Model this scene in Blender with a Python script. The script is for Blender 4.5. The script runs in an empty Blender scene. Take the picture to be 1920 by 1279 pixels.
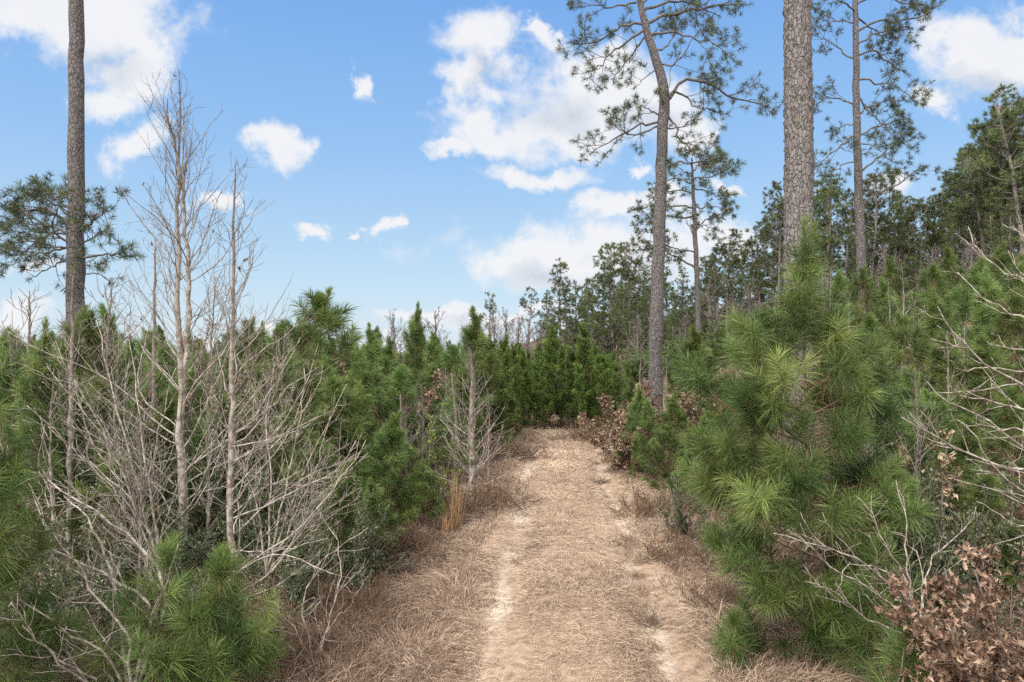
import bpy, math
import numpy as np

C = bpy.context.scene.collection
rng = np.random.default_rng(11)
CAMZ = 3.1
F = 1280.0            # focal length in photo pixels (photo is 1920 wide)
R_ = math.radians

# ------------------------------------------------------------------ terrain
def path_x(y):
    y = np.asarray(y, float)
    return 0.25 + 0.062 * y + 0.40 * np.clip(y - 19.0, 0, 8) ** 2

def sstep(a, b, x):
    t = np.clip((np.asarray(x, float) - a) / (b - a), 0, 1)
    return t * t * (3 - 2 * t)

def H(x, y):
    x = np.asarray(x, float); y = np.asarray(y, float)
    pc = 0.25 + 0.062 * np.clip(y, -20, 40)
    d = x - pc
    r = np.maximum(0, d - 1.9)
    h = 0.19 * np.minimum(r, 70) * sstep(0, 2.5, r) * sstep(3, 14, y)
    h = h + 0.75 * sstep(0, 1.6, r) * sstep(10, 17, y) * (1 - 0.6 * sstep(30, 45, y))
    l = np.maximum(0, -d - 2.0)
    h = h - 0.03 * np.minimum(l, 40)
    h = h - 0.035 * np.maximum(0, y - 30) * sstep(12, -6, d) * (1 - 0.7 * sstep(120, 400, y))
    n = 0.05 * np.sin(1.3 * x + 0.7 * y) * np.sin(0.9 * y - 0.4 * x) + 0.03 * np.sin(3.1 * x + 1.7) * np.sin(2.7 * y)
    return h + n * sstep(0.8, 3.0, np.abs(d))

def W(px, py, y):
    """photo direction (px,py) at forward distance y -> world point"""
    return np.array([(px - 960) / F * y, y, CAMZ + (639.5 - py) / F * y])

def ground_at(px, y):
    x = (px - 960) / F * y
    return np.array([x, y, float(H(x, y))])

# ------------------------------------------------------------------ mesh buffer
def unit(v):
    return v / np.maximum(np.linalg.norm(v, axis=-1, keepdims=True), 1e-9)

class Buf:
    def __init__(s):
        s.v = []; s.t = []; s.faces = []; s.n = 0
    def add(s, V, F_, tint, mat=0):
        V = np.asarray(V, np.float32).reshape(-1, 3)
        s.v.append(V)
        s.t.append(np.broadcast_to(np.asarray(tint, np.float32), (len(V),)))
        s.faces.append((np.asarray(F_, np.int32) + s.n, mat))
        s.n += len(V)
    def tubes(s, P, R, k=5, tint=0.5, mat=0):
        """P (B,n,3) polylines, R (B,n) radii"""
        P = np.asarray(P, float); R = np.asarray(R, float)
        if len(P) == 0: return
        B, n, _ = P.shape
        T = np.gradient(P, axis=1); T = unit(T)
        A = unit(P[:, -1] - P[:, 0])
        ref = np.where(np.abs(A[:, 2:3]) > 0.8, np.array([[1.0, 0.1, 0]]), np.array([[0, 0.1, 1.0]]))
        X = unit(np.cross(T, ref[:, None, :])); Y = np.cross(T, X)
        a = np.arange(k) * 2 * math.pi / k
        ring = X[:, :, None, :] * np.cos(a)[None, None, :, None] + Y[:, :, None, :] * np.sin(a)[None, None, :, None]
        V = P[:, :, None, :] + ring * R[:, :, None, None]
        b = np.arange(B)[:, None, None] * n * k; i = np.arange(n - 1)[None, :, None] * k; j = np.arange(k)[None, None, :]
        j2 = (j + 1) % k
        Q = np.stack([b + i + j, b + i + j2, b + i + k + j2, b + i + k + j], -1).reshape(-1, 4)
        t = np.asarray(tint, float)
        if t.ndim == 1 and len(t) == B: t = np.repeat(t, n * k)
        elif t.ndim == 2: t = np.repeat(t.reshape(-1), k)
        s.add(V, Q, t, mat)
        caps = (b[:, 0, 0][:, None] + (n - 1) * k + np.arange(k)[None, :]).astype(np.int32)   # end caps
        s.faces.append((caps + (s.n - B * n * k), mat))
    def blades(s, O, D, L, w, tint, droop=0.1, two=True, mat=0, r=rng):
        O = np.asarray(O, float); N = len(O)
        if N == 0: return
        L = np.broadcast_to(np.asarray(L, float), (N,))[:, None]
        w = np.broadcast_to(np.asarray(w, float), (N,))[:, None]
        S = unit(np.cross(D, r.normal(size=(N, 3)))) * w * 0.5
        dz = np.zeros((N, 3)); dz[:, 2] = -1
        droop = np.broadcast_to(np.asarray(droop, float), (N,))[:, None]
        tip = O + D * L + dz * droop * L
        tint = np.broadcast_to(np.asarray(tint, float), (N,))
        if two:
            mid = O + D * L * 0.55 + dz * droop * L * 0.22
            V = np.stack([O - S * .8, O + S * .8, mid + S, mid - S, tip], 1)
            o = np.arange(N)[:, None] * 5
            s.add(V, o + np.array([[0, 1, 2, 3]]), np.repeat(tint, 5), mat)
            base = s.n - N * 5
            s.faces.append(((base + o + np.array([[3, 2, 4]])).astype(np.int32), mat))
        else:
            V = np.stack([O - S, O + S, tip], 1)
            o = np.arange(N)[:, None] * 3
            s.add(V, o + np.array([[0, 1, 2]]), np.repeat(tint, 3), mat)
    def leaves(s, O, X, Y, size, tv, tf, tint, mat=0):
        """tv (m,3) leaf template (x along the leaf, y across, z bend); tf list of index arrays"""
        N = len(O)
        if N == 0: return
        Z = np.cross(X, Y); m = tv.shape[-2]
        sz = np.broadcast_to(np.asarray(size, float), (N,))[:, None, None]
        tvN = tv if tv.ndim == 3 else tv[None]
        V = O[:, None, :] + sz * (tvN[..., 0:1] * X[:, None, :] + tvN[..., 1:2] * Y[:, None, :] + tvN[..., 2:3] * Z[:, None, :])
        o = np.arange(N)[:, None, None] * m
        first = True
        for f in tf:
            f = np.asarray(f)
            idx = (o + f[None]).reshape(-1, f.shape[1])
            if first: s.add(V, idx, np.repeat(np.broadcast_to(tint, (N,)), m), mat); base = s.n - N * m; first = False
            else: s.faces.append(((idx + base).astype(np.int32), mat))
    def mesh(s, name, mats, smooth=False):
        me = bpy.data.meshes.new(name)
        V = np.concatenate(s.v); T = np.concatenate(s.t)
        me.vertices.add(len(V)); me.vertices.foreach_set('co', V.ravel())
        li = np.concatenate([f.ravel() for f, _ in s.faces])
        tot = np.concatenate([np.full(len(f), f.shape[1], np.int32) for f, _ in s.faces])
        mi = np.concatenate([np.full(len(f), m, np.int32) for f, m in s.faces])
        st = np.concatenate([[0], np.cumsum(tot)[:-1]]).astype(np.int32)
        me.loops.add(len(li)); me.loops.foreach_set('vertex_index', li.astype(np.int32))
        me.polygons.add(len(tot)); me.polygons.foreach_set('loop_start', st); me.polygons.foreach_set('loop_total', tot)
        me.polygons.foreach_set('material_index', mi)
        me.polygons.foreach_set('use_smooth', np.full(len(tot), smooth))
        a = me.attributes.new('tint', 'FLOAT', 'POINT'); a.data.foreach_set('value', T.astype(np.float32))
        for m in mats: me.materials.append(m)
        me.update(); return me
    def obj(s, name, mats, parent=None, smooth=False):
        o = bpy.data.objects.new(name, s.mesh(name, mats, smooth)); C.objects.link(o)
        if parent: o.parent = parent
        return o

def empty(name, loc, label, cat, group=None, rz=0.0, sc=1.0):
    o = bpy.data.objects.new(name, None); C.objects.link(o)
    o.empty_display_size = 0.2
    o.location = [float(a) for a in loc]; o.rotation_euler = (0, 0, rz); o.scale = (sc, sc, sc)
    o['label'] = label; o['category'] = cat
    if group: o['group'] = group
    return o

def dup(root, loc, label, group=None, rz=0.0, sc=1.0, sx=1.0):
    r = root.copy(); C.objects.link(r); r.location = [float(a) for a in loc]; r.rotation_euler = (0, 0, rz); r.scale = (sc * sx, sc * sx, sc)
    r['label'] = label
    if group: r['group'] = group
    for ch in list(root.children):
        c = ch.copy(); C.objects.link(c); c.parent = r
        for g in list(ch.children):
            d = g.copy(); C.objects.link(d); d.parent = c
    return r

# ------------------------------------------------------------------ branches
def grow(P0, D, L, n, up=0.0, wig=0.1, r=rng):
    """batch of wandering polylines (B,n,3)"""
    P0 = np.asarray(P0, float); D = unit(np.asarray(D, float)); B = len(P0)
    L = np.broadcast_to(np.asarray(L, float), (B,))
    out = np.empty((B, n, 3)); out[:, 0] = P0; step = (L / (n - 1))[:, None]
    upv = np.zeros((B, 3)); upv[:, 2] = up if np.ndim(up) == 0 else up
    for i in range(1, n):
        D = unit(D + upv / (n - 1) + wig * r.normal(size=(B, 3)))
        out[:, i] = out[:, i - 1] + D * step
    return out

def at(P, idx, t):
    n = P.shape[1]; u = np.clip(t, 0, 0.9999) * (n - 1); i = u.astype(int); f = (u - i)[:, None]
    a = P[idx, i]; b = P[idx, i + 1]
    return a + (b - a) * f, unit(b - a)

def sidedir(T, phi, r=rng, flat=0.0, up=0.0):
    N = r.normal(size=T.shape); N[:, 2] *= (1 - flat)
    N = unit(N - (N * T).sum(-1, keepdims=True) * T)
    N[:, 2] *= (1 - flat); N[:, 2] += up
    phi = np.broadcast_to(phi, (len(T),))[:, None]
    return unit(T * np.cos(phi) + unit(N) * np.sin(phi))

def plen(P):
    return np.linalg.norm(np.diff(P, axis=1), axis=-1).sum(1)

def needles_on(buf, P, t0, dens, nl, nw, tint, r, th0=75, th1=28, two=True, droop=0.2, mn=6, mat=0, t1=1.0):
    """needles along polylines P from parameter t0 to the tip"""
    t0 = np.broadcast_to(np.asarray(t0, float), (len(P),))
    L = plen(P) * (t1 - t0)
    cnt = np.maximum(mn, (L * dens).astype(int))
    idx = np.repeat(np.arange(len(P)), cnt); N = len(idx)
    t0 = t0[idx]; t = t0 + (t1 - t0) * r.random(N) ** 0.65
    p, T = at(P, idx, t)
    tt = (t - t0) / (t1 - t0)
    th = np.radians(th0 + (th1 - th0) * tt ** 2 + r.normal(size=N) * 11)
    D = sidedir(T, th, r)
    ln = nl * (0.72 + 0.4 * r.random(N)) * (0.78 + 0.42 * r.random(len(P)))[idx]
    ti = np.clip(np.asarray(tint)[idx] + 0.12 * r.normal(size=N) + 0.12 * (tt - 0.5), 0, 1)
    buf.blades(p, D, ln, nw, ti, droop * (0.4 + r.random(N)), two, mat, r=r)

def resample(pts, n):
    pts = np.asarray(pts, float)
    s = np.concatenate([[0], np.cumsum(np.linalg.norm(np.diff(pts[:, :3], axis=0), axis=1))])
    u = np.linspace(0, s[-1], n)
    k = np.stack([np.interp(u, s, pts[:, j]) for j in range(pts.shape[1])], 1)
    for _ in range(2): k[1:-1] = 0.25 * k[:-2] + 0.5 * k[1:-1] + 0.25 * k[2:]
    return k

# ------------------------------------------------------------------ materials
def lin(r, g, b):
    f = lambda c: ((c / 255 + 0.055) / 1.055) ** 2.4 if c > 10 else c / 255 / 12.92
    return (f(r), f(g), f(b), 1)

class NT:
    def __init__(s, m): s.t = m.node_tree; s.t.nodes.clear()
    def n(s, typ, **k):
        nd = s.t.nodes.new(typ)
        for a, v in k.items():
            if a.startswith('i_'): 
                key = a[2:]; nd.inputs[int(key) if key.isdigit() else key].default_value = v
            else: setattr(nd, a, v)
        return nd
    def l(s, a, b): s.t.links.new(a, b)
    def ramp(s, fac, stops, interp='LINEAR'):
        nd = s.t.nodes.new('ShaderNodeValToRGB'); cr = nd.color_ramp; cr.interpolation = interp
        while len(cr.elements) < len(stops): cr.elements.new(0.5)
        for e, (p, c) in zip(cr.elements, stops): e.position = p; e.color = c
        s.l(fac, nd.inputs[0]); return nd.outputs[0]
    def mix(s, f, a, b, mode='MIX'):
        nd = s.t.nodes.new('ShaderNodeMix'); nd.data_type = 'RGBA'; nd.blend_type = mode
        for sock, v in ((nd.inputs[0], f), (nd.inputs[6], a), (nd.inputs[7], b)):
            if isinstance(v, (tuple, float, int)): sock.default_value = v
            else: s.l(v, sock)
        return nd.outputs[2]
    def math(s, op, a, b=None, c=None, clamp=False):
        nd = s.t.nodes.new('ShaderNodeMath'); nd.operation = op; nd.use_clamp = clamp
        for i, v in enumerate((a, b, c)):
            if v is None: continue
            if isinstance(v, (float, int)): nd.inputs[i].default_value = v
            else: s.l(v, nd.inputs[i])
        return nd.outputs[0]

def mat(name):
    m = bpy.data.materials.new(name); m.use_nodes = True
    return m, NT(m)

def foliage(name, dark, mid, light, trans=0.3, rough=0.55, spec=0.3, var=0.35):
    m, t = mat(name)
    a = t.n('ShaderNodeAttribute', attribute_name='tint')
    col = t.ramp(a.outputs['Fac'], [(0.0, dark), (0.5, mid), (1.0, light)])
    oi = t.n('ShaderNodeObjectInfo')
    hs = t.n('ShaderNodeHueSaturation')
    t.l(t.math('MULTIPLY_ADD', oi.outputs['Random'], 0.03, 0.485), hs.inputs['Hue'])
    t.l(t.math('MULTIPLY_ADD', oi.outputs['Random'], var, 1 - var / 2), hs.inputs['Value'])
    t.l(col, hs.inputs['Color'])
    p = t.n('ShaderNodeBsdfPrincipled'); p.inputs['Roughness'].default_value = rough; p.inputs['Specular IOR Level'].default_value = spec
    tr = t.n('ShaderNodeBsdfTranslucent')
    t.l(hs.outputs[0], p.inputs['Base Color']); t.l(hs.outputs[0], tr.inputs['Color'])
    mx = t.n('ShaderNodeMixShader'); mx.inputs[0].default_value = trans
    t.l(p.outputs[0], mx.inputs[1]); t.l(tr.outputs[0], mx.inputs[2])
    o = t.n('ShaderNodeOutputMaterial'); t.l(mx.outputs[0], o.inputs[0])
    return m

def simple_out(t, col, rough, bump=None, bstr=0.5, bdist=0.02):
    p = t.n('ShaderNodeBsdfPrincipled'); p.inputs['Roughness'].default_value = rough; p.inputs['Specular IOR Level'].default_value = 0.2
    if isinstance(col, tuple): p.inputs['Base Color'].default_value = col
    else: t.l(col, p.inputs['Base Color'])
    if bump is not None:
        b = t.n('ShaderNodeBump'); b.inputs['Strength'].default_value = bstr; b.inputs['Distance'].default_value = bdist
        t.l(bump, b.inputs['Height']); t.l(b.outputs[0], p.inputs['Normal'])
    o = t.n('ShaderNodeOutputMaterial'); t.l(p.outputs[0], o.inputs[0])

def bark_plates(name, plate, plate2, furrow, sx=11.0, sz=4.2):
    m, t = mat(name)
    tc = t.n('ShaderNodeTexCoord'); mp = t.n('ShaderNodeMapping'); mp.inputs['Scale'].default_value = (sx, sx, sz)
    nz = t.n('ShaderNodeTexNoise'); nz.inputs['Scale'].default_value = 5.0; nz.inputs['Detail'].default_value = 3
    t.l(tc.outputs['Object'], nz.inputs['Vector'])
    ad = t.n('ShaderNodeVectorMath', operation='MULTIPLY_ADD'); ad.inputs[1].default_value = (0.16, 0.16, 0.16)
    t.l(nz.outputs['Color'], ad.inputs[0]); t.l(tc.outputs['Object'], ad.inputs[2]); t.l(ad.outputs[0], mp.inputs[0])
    v = t.n('ShaderNodeTexVoronoi', feature='DISTANCE_TO_EDGE'); v.inputs['Scale'].default_value = 1.0; t.l(mp.outputs[0], v.inputs['Vector'])
    v2 = t.n('ShaderNodeTexVoronoi', feature='F1'); v2.inputs['Scale'].default_value = 1.0; t.l(mp.outputs[0], v2.inputs['Vector'])
    n2 = t.n('ShaderNodeTexNoise'); n2.inputs['Scale'].default_value = 38; n2.inputs['Detail'].default_value = 5; t.l(tc.outputs['Object'], n2.inputs['Vector'])
    pc = t.mix(v2.outputs['Color'], plate, plate2)
    pc = t.mix(t.math('MULTIPLY', n2.outputs['Fac'], 0.75), pc, tuple(0.5 * a for a in plate[:3]) + (1,))
    e = t.math('ADD', v.outputs['Distance'], t.math('MULTIPLY_ADD', n2.outputs['Fac'], 0.1, -0.05))
    k = t.ramp(e, [(0.0, (0, 0, 0, 1)), (0.10, (1, 1, 1, 1))])
    col = t.mix(k, furrow, pc)
    hgt = t.math('ADD', k, t.math('MULTIPLY', n2.outputs['Fac'], 0.5))
    simple_out(t, col, 0.9, hgt, 0.9, 0.03)
    return m

def bark_lichen(name, pale, brown, twig, amount=0.5):
    m, t = mat(name)
    tc = t.n('ShaderNodeTexCoord')
    a = t.n('ShaderNodeAttribute', attribute_name='tint')
    nz = t.n('ShaderNodeTexNoise'); nz.inputs['Scale'].default_value = 14; nz.inputs['Detail'].default_value = 6; nz.inputs['Roughness'].default_value = 0.65
    t.l(tc.outputs['Object'], nz.inputs['Vector'])
    k = t.ramp(nz.outputs['Fac'], [(amount - 0.06, (0, 0, 0, 1)), (amount + 0.06, (1, 1, 1, 1))])
    c = t.mix(k, pale, brown)
    n2 = t.n('ShaderNodeTexNoise'); n2.inputs['Scale'].default_value = 3; t.l(tc.outputs['Object'], n2.inputs['Vector'])
    c = t.mix(t.math('MULTIPLY', n2.outputs['Fac'], 0.35), c, brown)
    c = t.mix(a.outputs['Fac'], c, twig)
    simple_out(t, c, 0.85, nz.outputs['Fac'], 0.5, 0.01)
    return m

M = {}
M['needle_near'] = foliage('needle_near', (0.032, 0.054, 0.014, 1), (0.092, 0.140, 0.034, 1), (0.220, 0.270, 0.080, 1), 0.4, 0.5, 0.35, 0.1)
M['needle'] = foliage('needle', (0.040, 0.064, 0.018, 1), (0.104, 0.156, 0.042, 1), (0.245, 0.300, 0.092, 1), 0.44, 0.5, 0.35, 0.45)
M['needle_row'] = foliage('needle_row', (0.034, 0.058, 0.014, 1), (0.092, 0.145, 0.032, 1), (0.210, 0.275, 0.065, 1), 0.4, 0.5, 0.3, 0.45)
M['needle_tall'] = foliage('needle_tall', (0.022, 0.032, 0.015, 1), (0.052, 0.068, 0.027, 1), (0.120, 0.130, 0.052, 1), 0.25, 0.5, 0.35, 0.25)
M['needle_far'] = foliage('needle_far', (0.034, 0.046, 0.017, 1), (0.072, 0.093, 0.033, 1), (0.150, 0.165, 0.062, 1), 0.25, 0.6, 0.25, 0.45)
M['dead_needle'] = foliage('dead_needle', (0.10, 0.055, 0.03, 1), (0.21, 0.125, 0.07, 1), (0.33, 0.22, 0.13, 1), 0.3, 0.6, 0.2, 0.1)
M['oak_leaf'] = foliage('oak_leaf', (0.050, 0.029, 0.018, 1), (0.165, 0.100, 0.060, 1), (0.430, 0.320, 0.220, 1), 0.22, 0.5, 0.35, 0.1)
M['small_leaf'] = foliage('small_leaf', (0.036, 0.046, 0.018, 1), (0.090, 0.108, 0.048, 1), (0.210, 0.225, 0.125, 1), 0.2, 0.4, 0.5, 0.3)
M['yellow_leaf'] = foliage('yellow_leaf', (0.07, 0.09, 0.02, 1), (0.15, 0.18, 0.05, 1), (0.32, 0.30, 0.08, 1), 0.3, 0.5, 0.3, 0.2)
M['dry_grass'] = foliage('dry_grass', (0.105, 0.070, 0.050, 1), (0.345, 0.255, 0.182, 1), (0.630, 0.515, 0.380, 1), 0.26, 0.7, 0.15, 0.0)
M['gold_grass'] = foliage('gold_grass', (0.20, 0.115, 0.055, 1), (0.42, 0.27, 0.135, 1), (0.58, 0.42, 0.24, 1), 0.2, 0.7, 0.15, 0.0)
M['litter'] = foliage('litter', (0.055, 0.030, 0.020, 1), (0.150, 0.090, 0.060, 1), (0.310, 0.215, 0.150, 1), 0.1, 0.7, 0.2, 0.0)
M['bark_big'] = bark_plates('bark_big', (0.215, 0.192, 0.183, 1), (0.135, 0.118, 0.112, 1), (0.10, 0.083, 0.075, 1), 19, 9.0)
M['bark_mid'] = bark_plates('bark_mid', (0.165, 0.147, 0.141, 1), (0.110, 0.097, 0.094, 1), (0.06, 0.05, 0.047, 1), 16, 8)
M['bark_limb'] = bark_lichen('bark_limb', (0.135, 0.118, 0.105, 1), (0.08, 0.066, 0.057, 1), (0.06, 0.05, 0.043, 1))
M['bark_young'] = bark_lichen('bark_young', (0.19, 0.12, 0.08, 1), (0.10, 0.062, 0.042, 1), (0.11, 0.072, 0.045, 1))
M['bark_pale'] = bark_lichen('bark_pale', (0.46, 0.415, 0.355, 1), (0.175, 0.135, 0.108, 1), (0.085, 0.07, 0.06, 1), 0.50)
M['bark_grey'] = bark_lichen('bark_grey', (0.26, 0.23, 0.20, 1), (0.14, 0.115, 0.098, 1), (0.13, 0.10, 0.085, 1), 0.5)
M['bark_far'] = bark_lichen('bark_far', (0.17, 0.145, 0.13, 1), (0.115, 0.095, 0.085, 1), (0.13, 0.107, 0.095, 1))


# ------------------------------------------------------------------ generators
def young_data(Ht, R, r, base=0.1, gap=0.3, nw_=(4, 6), elev=(18, 58), up=0.6, b2=4.5, pw=0.9, lowgap=1.0, shape=None, side=0.0, lead=4):
    T = grow([[0, 0, 0]], [[0, 0, 1]], Ht, 12, 0.3, 0.022, r)
    TR = np.linspace(0.0055 * Ht + 0.008, 0.006, 12)[None]
    P0 = []; D0 = []; L0 = []
    z = base * Ht
    while z < 0.95 * Ht:
        t = z / Ht
        a0 = r.random() * 6.28; k = r.integers(nw_[0], nw_[1] + 1)
        for j in range(k):
            a = a0 + 6.28 * j / k + r.normal() * 0.25
            el = R_(elev[0] + (elev[1] - elev[0]) * t ** 1.3 + r.normal() * 7)
            prof = (1 - t) ** pw * min(1, 0.62 + 1.7 * t) + 0.08
            if shape is not None: prof = float(np.interp(t, *shape))
            prof *= 1 - side * math.cos(a)
            P0.append(t + r.normal() * 0.006); D0.append((math.cos(a) * math.cos(el), math.sin(a) * math.cos(el), math.sin(el)))
            L0.append(max(0.16, R * prof * (0.75 + 0.5 * r.random()) / max(0.75, math.cos(el))))
        z += gap * (0.75 + 0.5 * r.random()) * (1 - 0.35 * t) * (lowgap if t < .4 else 1)
    P0 = np.clip(np.array(P0), 0, 0.985); L0 = np.array(L0); D0 = np.array(D0)
    p, _ = at(T, np.zeros(len(P0), int), P0)
    B1 = grow(p, D0, L0, 8, up, 0.09, r)
    n2 = np.maximum(1, (L0 * b2).astype(int)); n2[L0 < 0.25] = 0
    i2 = np.repeat(np.arange(len(B1)), n2)
    t2 = 0.35 + 0.6 * r.random(len(i2))
    p2, T2 = at(B1, i2, t2)
    L2 = (0.16 + 0.38 * (1 - t2) * L0[i2]) * (0.7 + 0.6 * r.random(len(i2)))
    B2 = grow(p2, sidedir(T2, np.radians(45 + 12 * r.normal(size=len(i2))), r, 0.55, 0.15), L2, 5, up * 0.9, 0.1, r)
    # leader candles
    k = lead
    pl, Tl = at(T, np.zeros(k, int), 0.90 + 0.09 * r.random(k))
    LD = grow(pl, sidedir(Tl, np.radians(16 + 12 * r.random(k)), r), 0.075 * Ht + 0.1 * r.random(k), 5, 0.4, 0.04, r)
    return T, TR, B1, L0, B2, L2, i2, LD

def young_pine(label, loc, Ht, R, seed, nl=0.17, nw=0.005, dens=220, two=True, needle='needle', split=False, group=None, th=(82, 22), keep=0.34, **kw):
    r = np.random.default_rng(seed)
    T, TR, B1, L1, B2, L2, i2, LD = young_data(Ht, R, r, **kw)
    e = empty('young_pine', loc, label, 'pine tree', group)
    b = Buf(); b.tubes(T, TR, 8 if split else 6, 0.2); b.tubes(LD, np.linspace(0.007, 0.004, 5)[None].repeat(len(LD), 0), 4, 0.6)
    b.obj('trunk', [M['bark_young']], e, True)
    tb = np.clip(0.47 + 0.2 * r.normal(size=len(B1)) + 0.12 * (B1[:, 0, 2] / Ht - 0.5), 0, 1)
    t0 = np.clip(1 - keep / L1, 0.05, 0.85); t02 = np.clip(1 - 0.75 * keep / L2, 0.1, .8)
    R1 = (0.0035 + 0.0075 * L1)[:, None] * np.linspace(1, 0.35, 8)[None]
    R2 = (0.003 + 0.004 * L2)[:, None] * np.linspace(1, 0.6, 5)[None]
    tb2 = np.clip(tb[i2] + 0.12 * r.normal(size=len(i2)), 0, 1)
    if split:
        for k in range(len(B1)):
            w = Buf(); w.tubes(B1[k:k + 1], R1[k:k + 1], 5, 0.4); s = i2 == k
            if s.any(): w.tubes(B2[s], R2[s], 4, 0.5)
            wo = w.obj('branch', [M['bark_young']], e, True)
            nb = Buf(); needles_on(nb, B1[k:k + 1], t0[k:k + 1], dens, nl, nw, tb[k:k + 1], r, *th, two=two)
            if s.any(): needles_on(nb, B2[s], t02[s], dens, nl, nw, tb2[s], r, *th, two=two)
            needles_on(nb, B1[k:k + 1], 0.08, dens * .10, nl * .9, nw * .8, [.5], r, 110, 60, two=two, droop=.5, mn=2, mat=1, t1=.7)
            nb.obj('needles', [M[needle], M['dead_needle']], wo)
        c = Buf()
        top = at(T, np.zeros(5, int), np.linspace(0.9, 0.999, 5))[0][None]
        needles_on(c, top, 0.0, dens * (1.6 if kw.get('lead', 4) > 2 else .7), nl * .85, nw, [0.55], r, 45, 15, two=two)
        needles_on(c, LD, 0.0, dens * (1.5 if kw.get('lead', 4) > 2 else .8), nl * .8, nw, np.full(len(LD), .6), r, 50, 16, two=two)
        c.obj('crown', [M[needle]], e)
    else:
        c = Buf()
        c.tubes(B1, R1, 4, 0.4, 1); c.tubes(B2, R2, 3, 0.5, 1)
        needles_on(c, B1, 0.08, dens * .10, nl * .9, nw * .8, np.full(len(B1), .5), r, 110, 60, two=two, droop=.5, mn=2, mat=2, t1=.7)
        needles_on(c, B1, t0, dens, nl, nw, tb, r, *th, two=two)
        needles_on(c, B2, t02, dens, nl, nw, tb2, r, *th, two=two)
        top = at(T, np.zeros(5, int), np.linspace(0.82, 0.999, 5))[0][None]
        needles_on(c, top, 0.0, dens * (1.6 if kw.get('lead', 4) > 2 else .7), nl * .85, nw, [0.55], r, 45, 15, two=two)
        needles_on(c, LD, 0.0, dens * (1.5 if kw.get('lead', 4) > 2 else .8), nl * .8, nw, np.full(len(LD), .6), r, 48, 16, two=two)
        c.obj('crown', [M[needle], M['bark_young'], M['dead_needle']], e)
    return e

def limb_detail(L1, r, k2=4.0, k3=5.0, l2=(0.3, 1.1), t2min=0.2, wig=0.2):
    Ln = plen(L1)
    n2 = np.maximum(2, (Ln * k2).astype(int)); i2 = np.repeat(np.arange(len(L1)), n2)
    t2 = t2min + (1 - t2min) * r.random(len(i2)) ** 0.8
    p, T = at(L1, i2, t2)
    le2 = np.clip((0.18 + 0.42 * (1 - t2)) * Ln[i2] * (0.6 + 0.8 * r.random(len(i2))), *l2)
    B2 = grow(p, sidedir(T, np.radians(52 + 14 * r.normal(size=len(i2))), r, 0.25, 0.1), le2, 6, 0.25, wig, r)
    n3 = np.maximum(1, (le2 * k3).astype(int)); i3 = np.repeat(np.arange(len(B2)), n3)
    t3 = 0.25 + 0.72 * r.random(len(i3))
    p, T = at(B2, i3, t3)
    le3 = 0.14 + 0.32 * r.random(len(i3)) * (1.2 - t3)
    B3 = grow(p, sidedir(T, np.radians(48 + 14 * r.normal(size=len(i3))), r, 0.1, 0.15), le3, 4, 0.4, wig * .8, r)
    return B2, le2, i2, B3, le3, i2[i3]

def tall_pine(label, base, trunk, limbs, seed, nl=0.19, nw=0.010, tuft=26, bark='bark_mid', group=None, k2=4.0, k3=5.0, sides=14):
    """trunk: (n,4) world points+radius; limbs: list of (m,3) world points. One branch part per limb, its needles a sub-part."""
    r = np.random.default_rng(seed); base = np.asarray(base, float)
    e = empty('tall_pine', base, label, 'pine tree', group)
    nr = 40 if sides < 20 else 260; t = resample(trunk, nr); b = Buf()
    P = t[:, :3] - base
    if nr == 40: P[:, :2] += 0.012 * r.normal(size=(40, 2))
    rad = t[:, 3] * (1 + 0.03 * r.normal(size=nr) * (nr == 40)); rad[:3] *= [1.35, 1.15, 1.05]
    b.tubes(P[None], rad[None], sides, 0.3)
    if nr > 40:                                   # loose plates make the outline rough
        ax = np.repeat(P, sides, 0); b.v[0] = (b.v[0] + unit(b.v[0] - ax) * (0.011 * r.normal(size=(len(ax), 1)))).astype(np.float32)
    b.obj('trunk', [M[bark]], e, True)
    for lp in limbs:
        L1 = resample(np.asarray(lp, float) - base, 12)
        ln = plen(L1[None])[0]
        L1[1:-1] += 0.035 * r.normal(size=(10, 3)) * min(1, ln / 2)
        L1 = L1[None]
        B2, le2, i2, B3, le3, i3 = limb_detail(L1, r, k2, k3)
        w = Buf(); w.tubes(L1, (0.010 + 0.013 * ln) * np.linspace(1, 0.25, 12)[None], 6, 0.2)
        w.tubes(B2, (0.005 + 0.007 * le2)[:, None] * np.linspace(1, .5, 6)[None], 4, 0.5)
        w.tubes(B3, np.full((len(B3), 4), 0.005), 3, 0.6)
        wo = w.obj('branch', [M['bark_limb']], e, True)
        n = Buf(); ti = lambda k: np.clip(0.5 + 0.2 * r.normal(size=k), 0, 1)
        for BB, t0 in ((L1, .93), (B2, .86), (B3, .68)):
            needles_on(n, BB, t0, 1, nl, nw, ti(len(BB)), r, 88, 22, mn=tuft, droop=0.06)
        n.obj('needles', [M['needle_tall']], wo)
    return e

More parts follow.
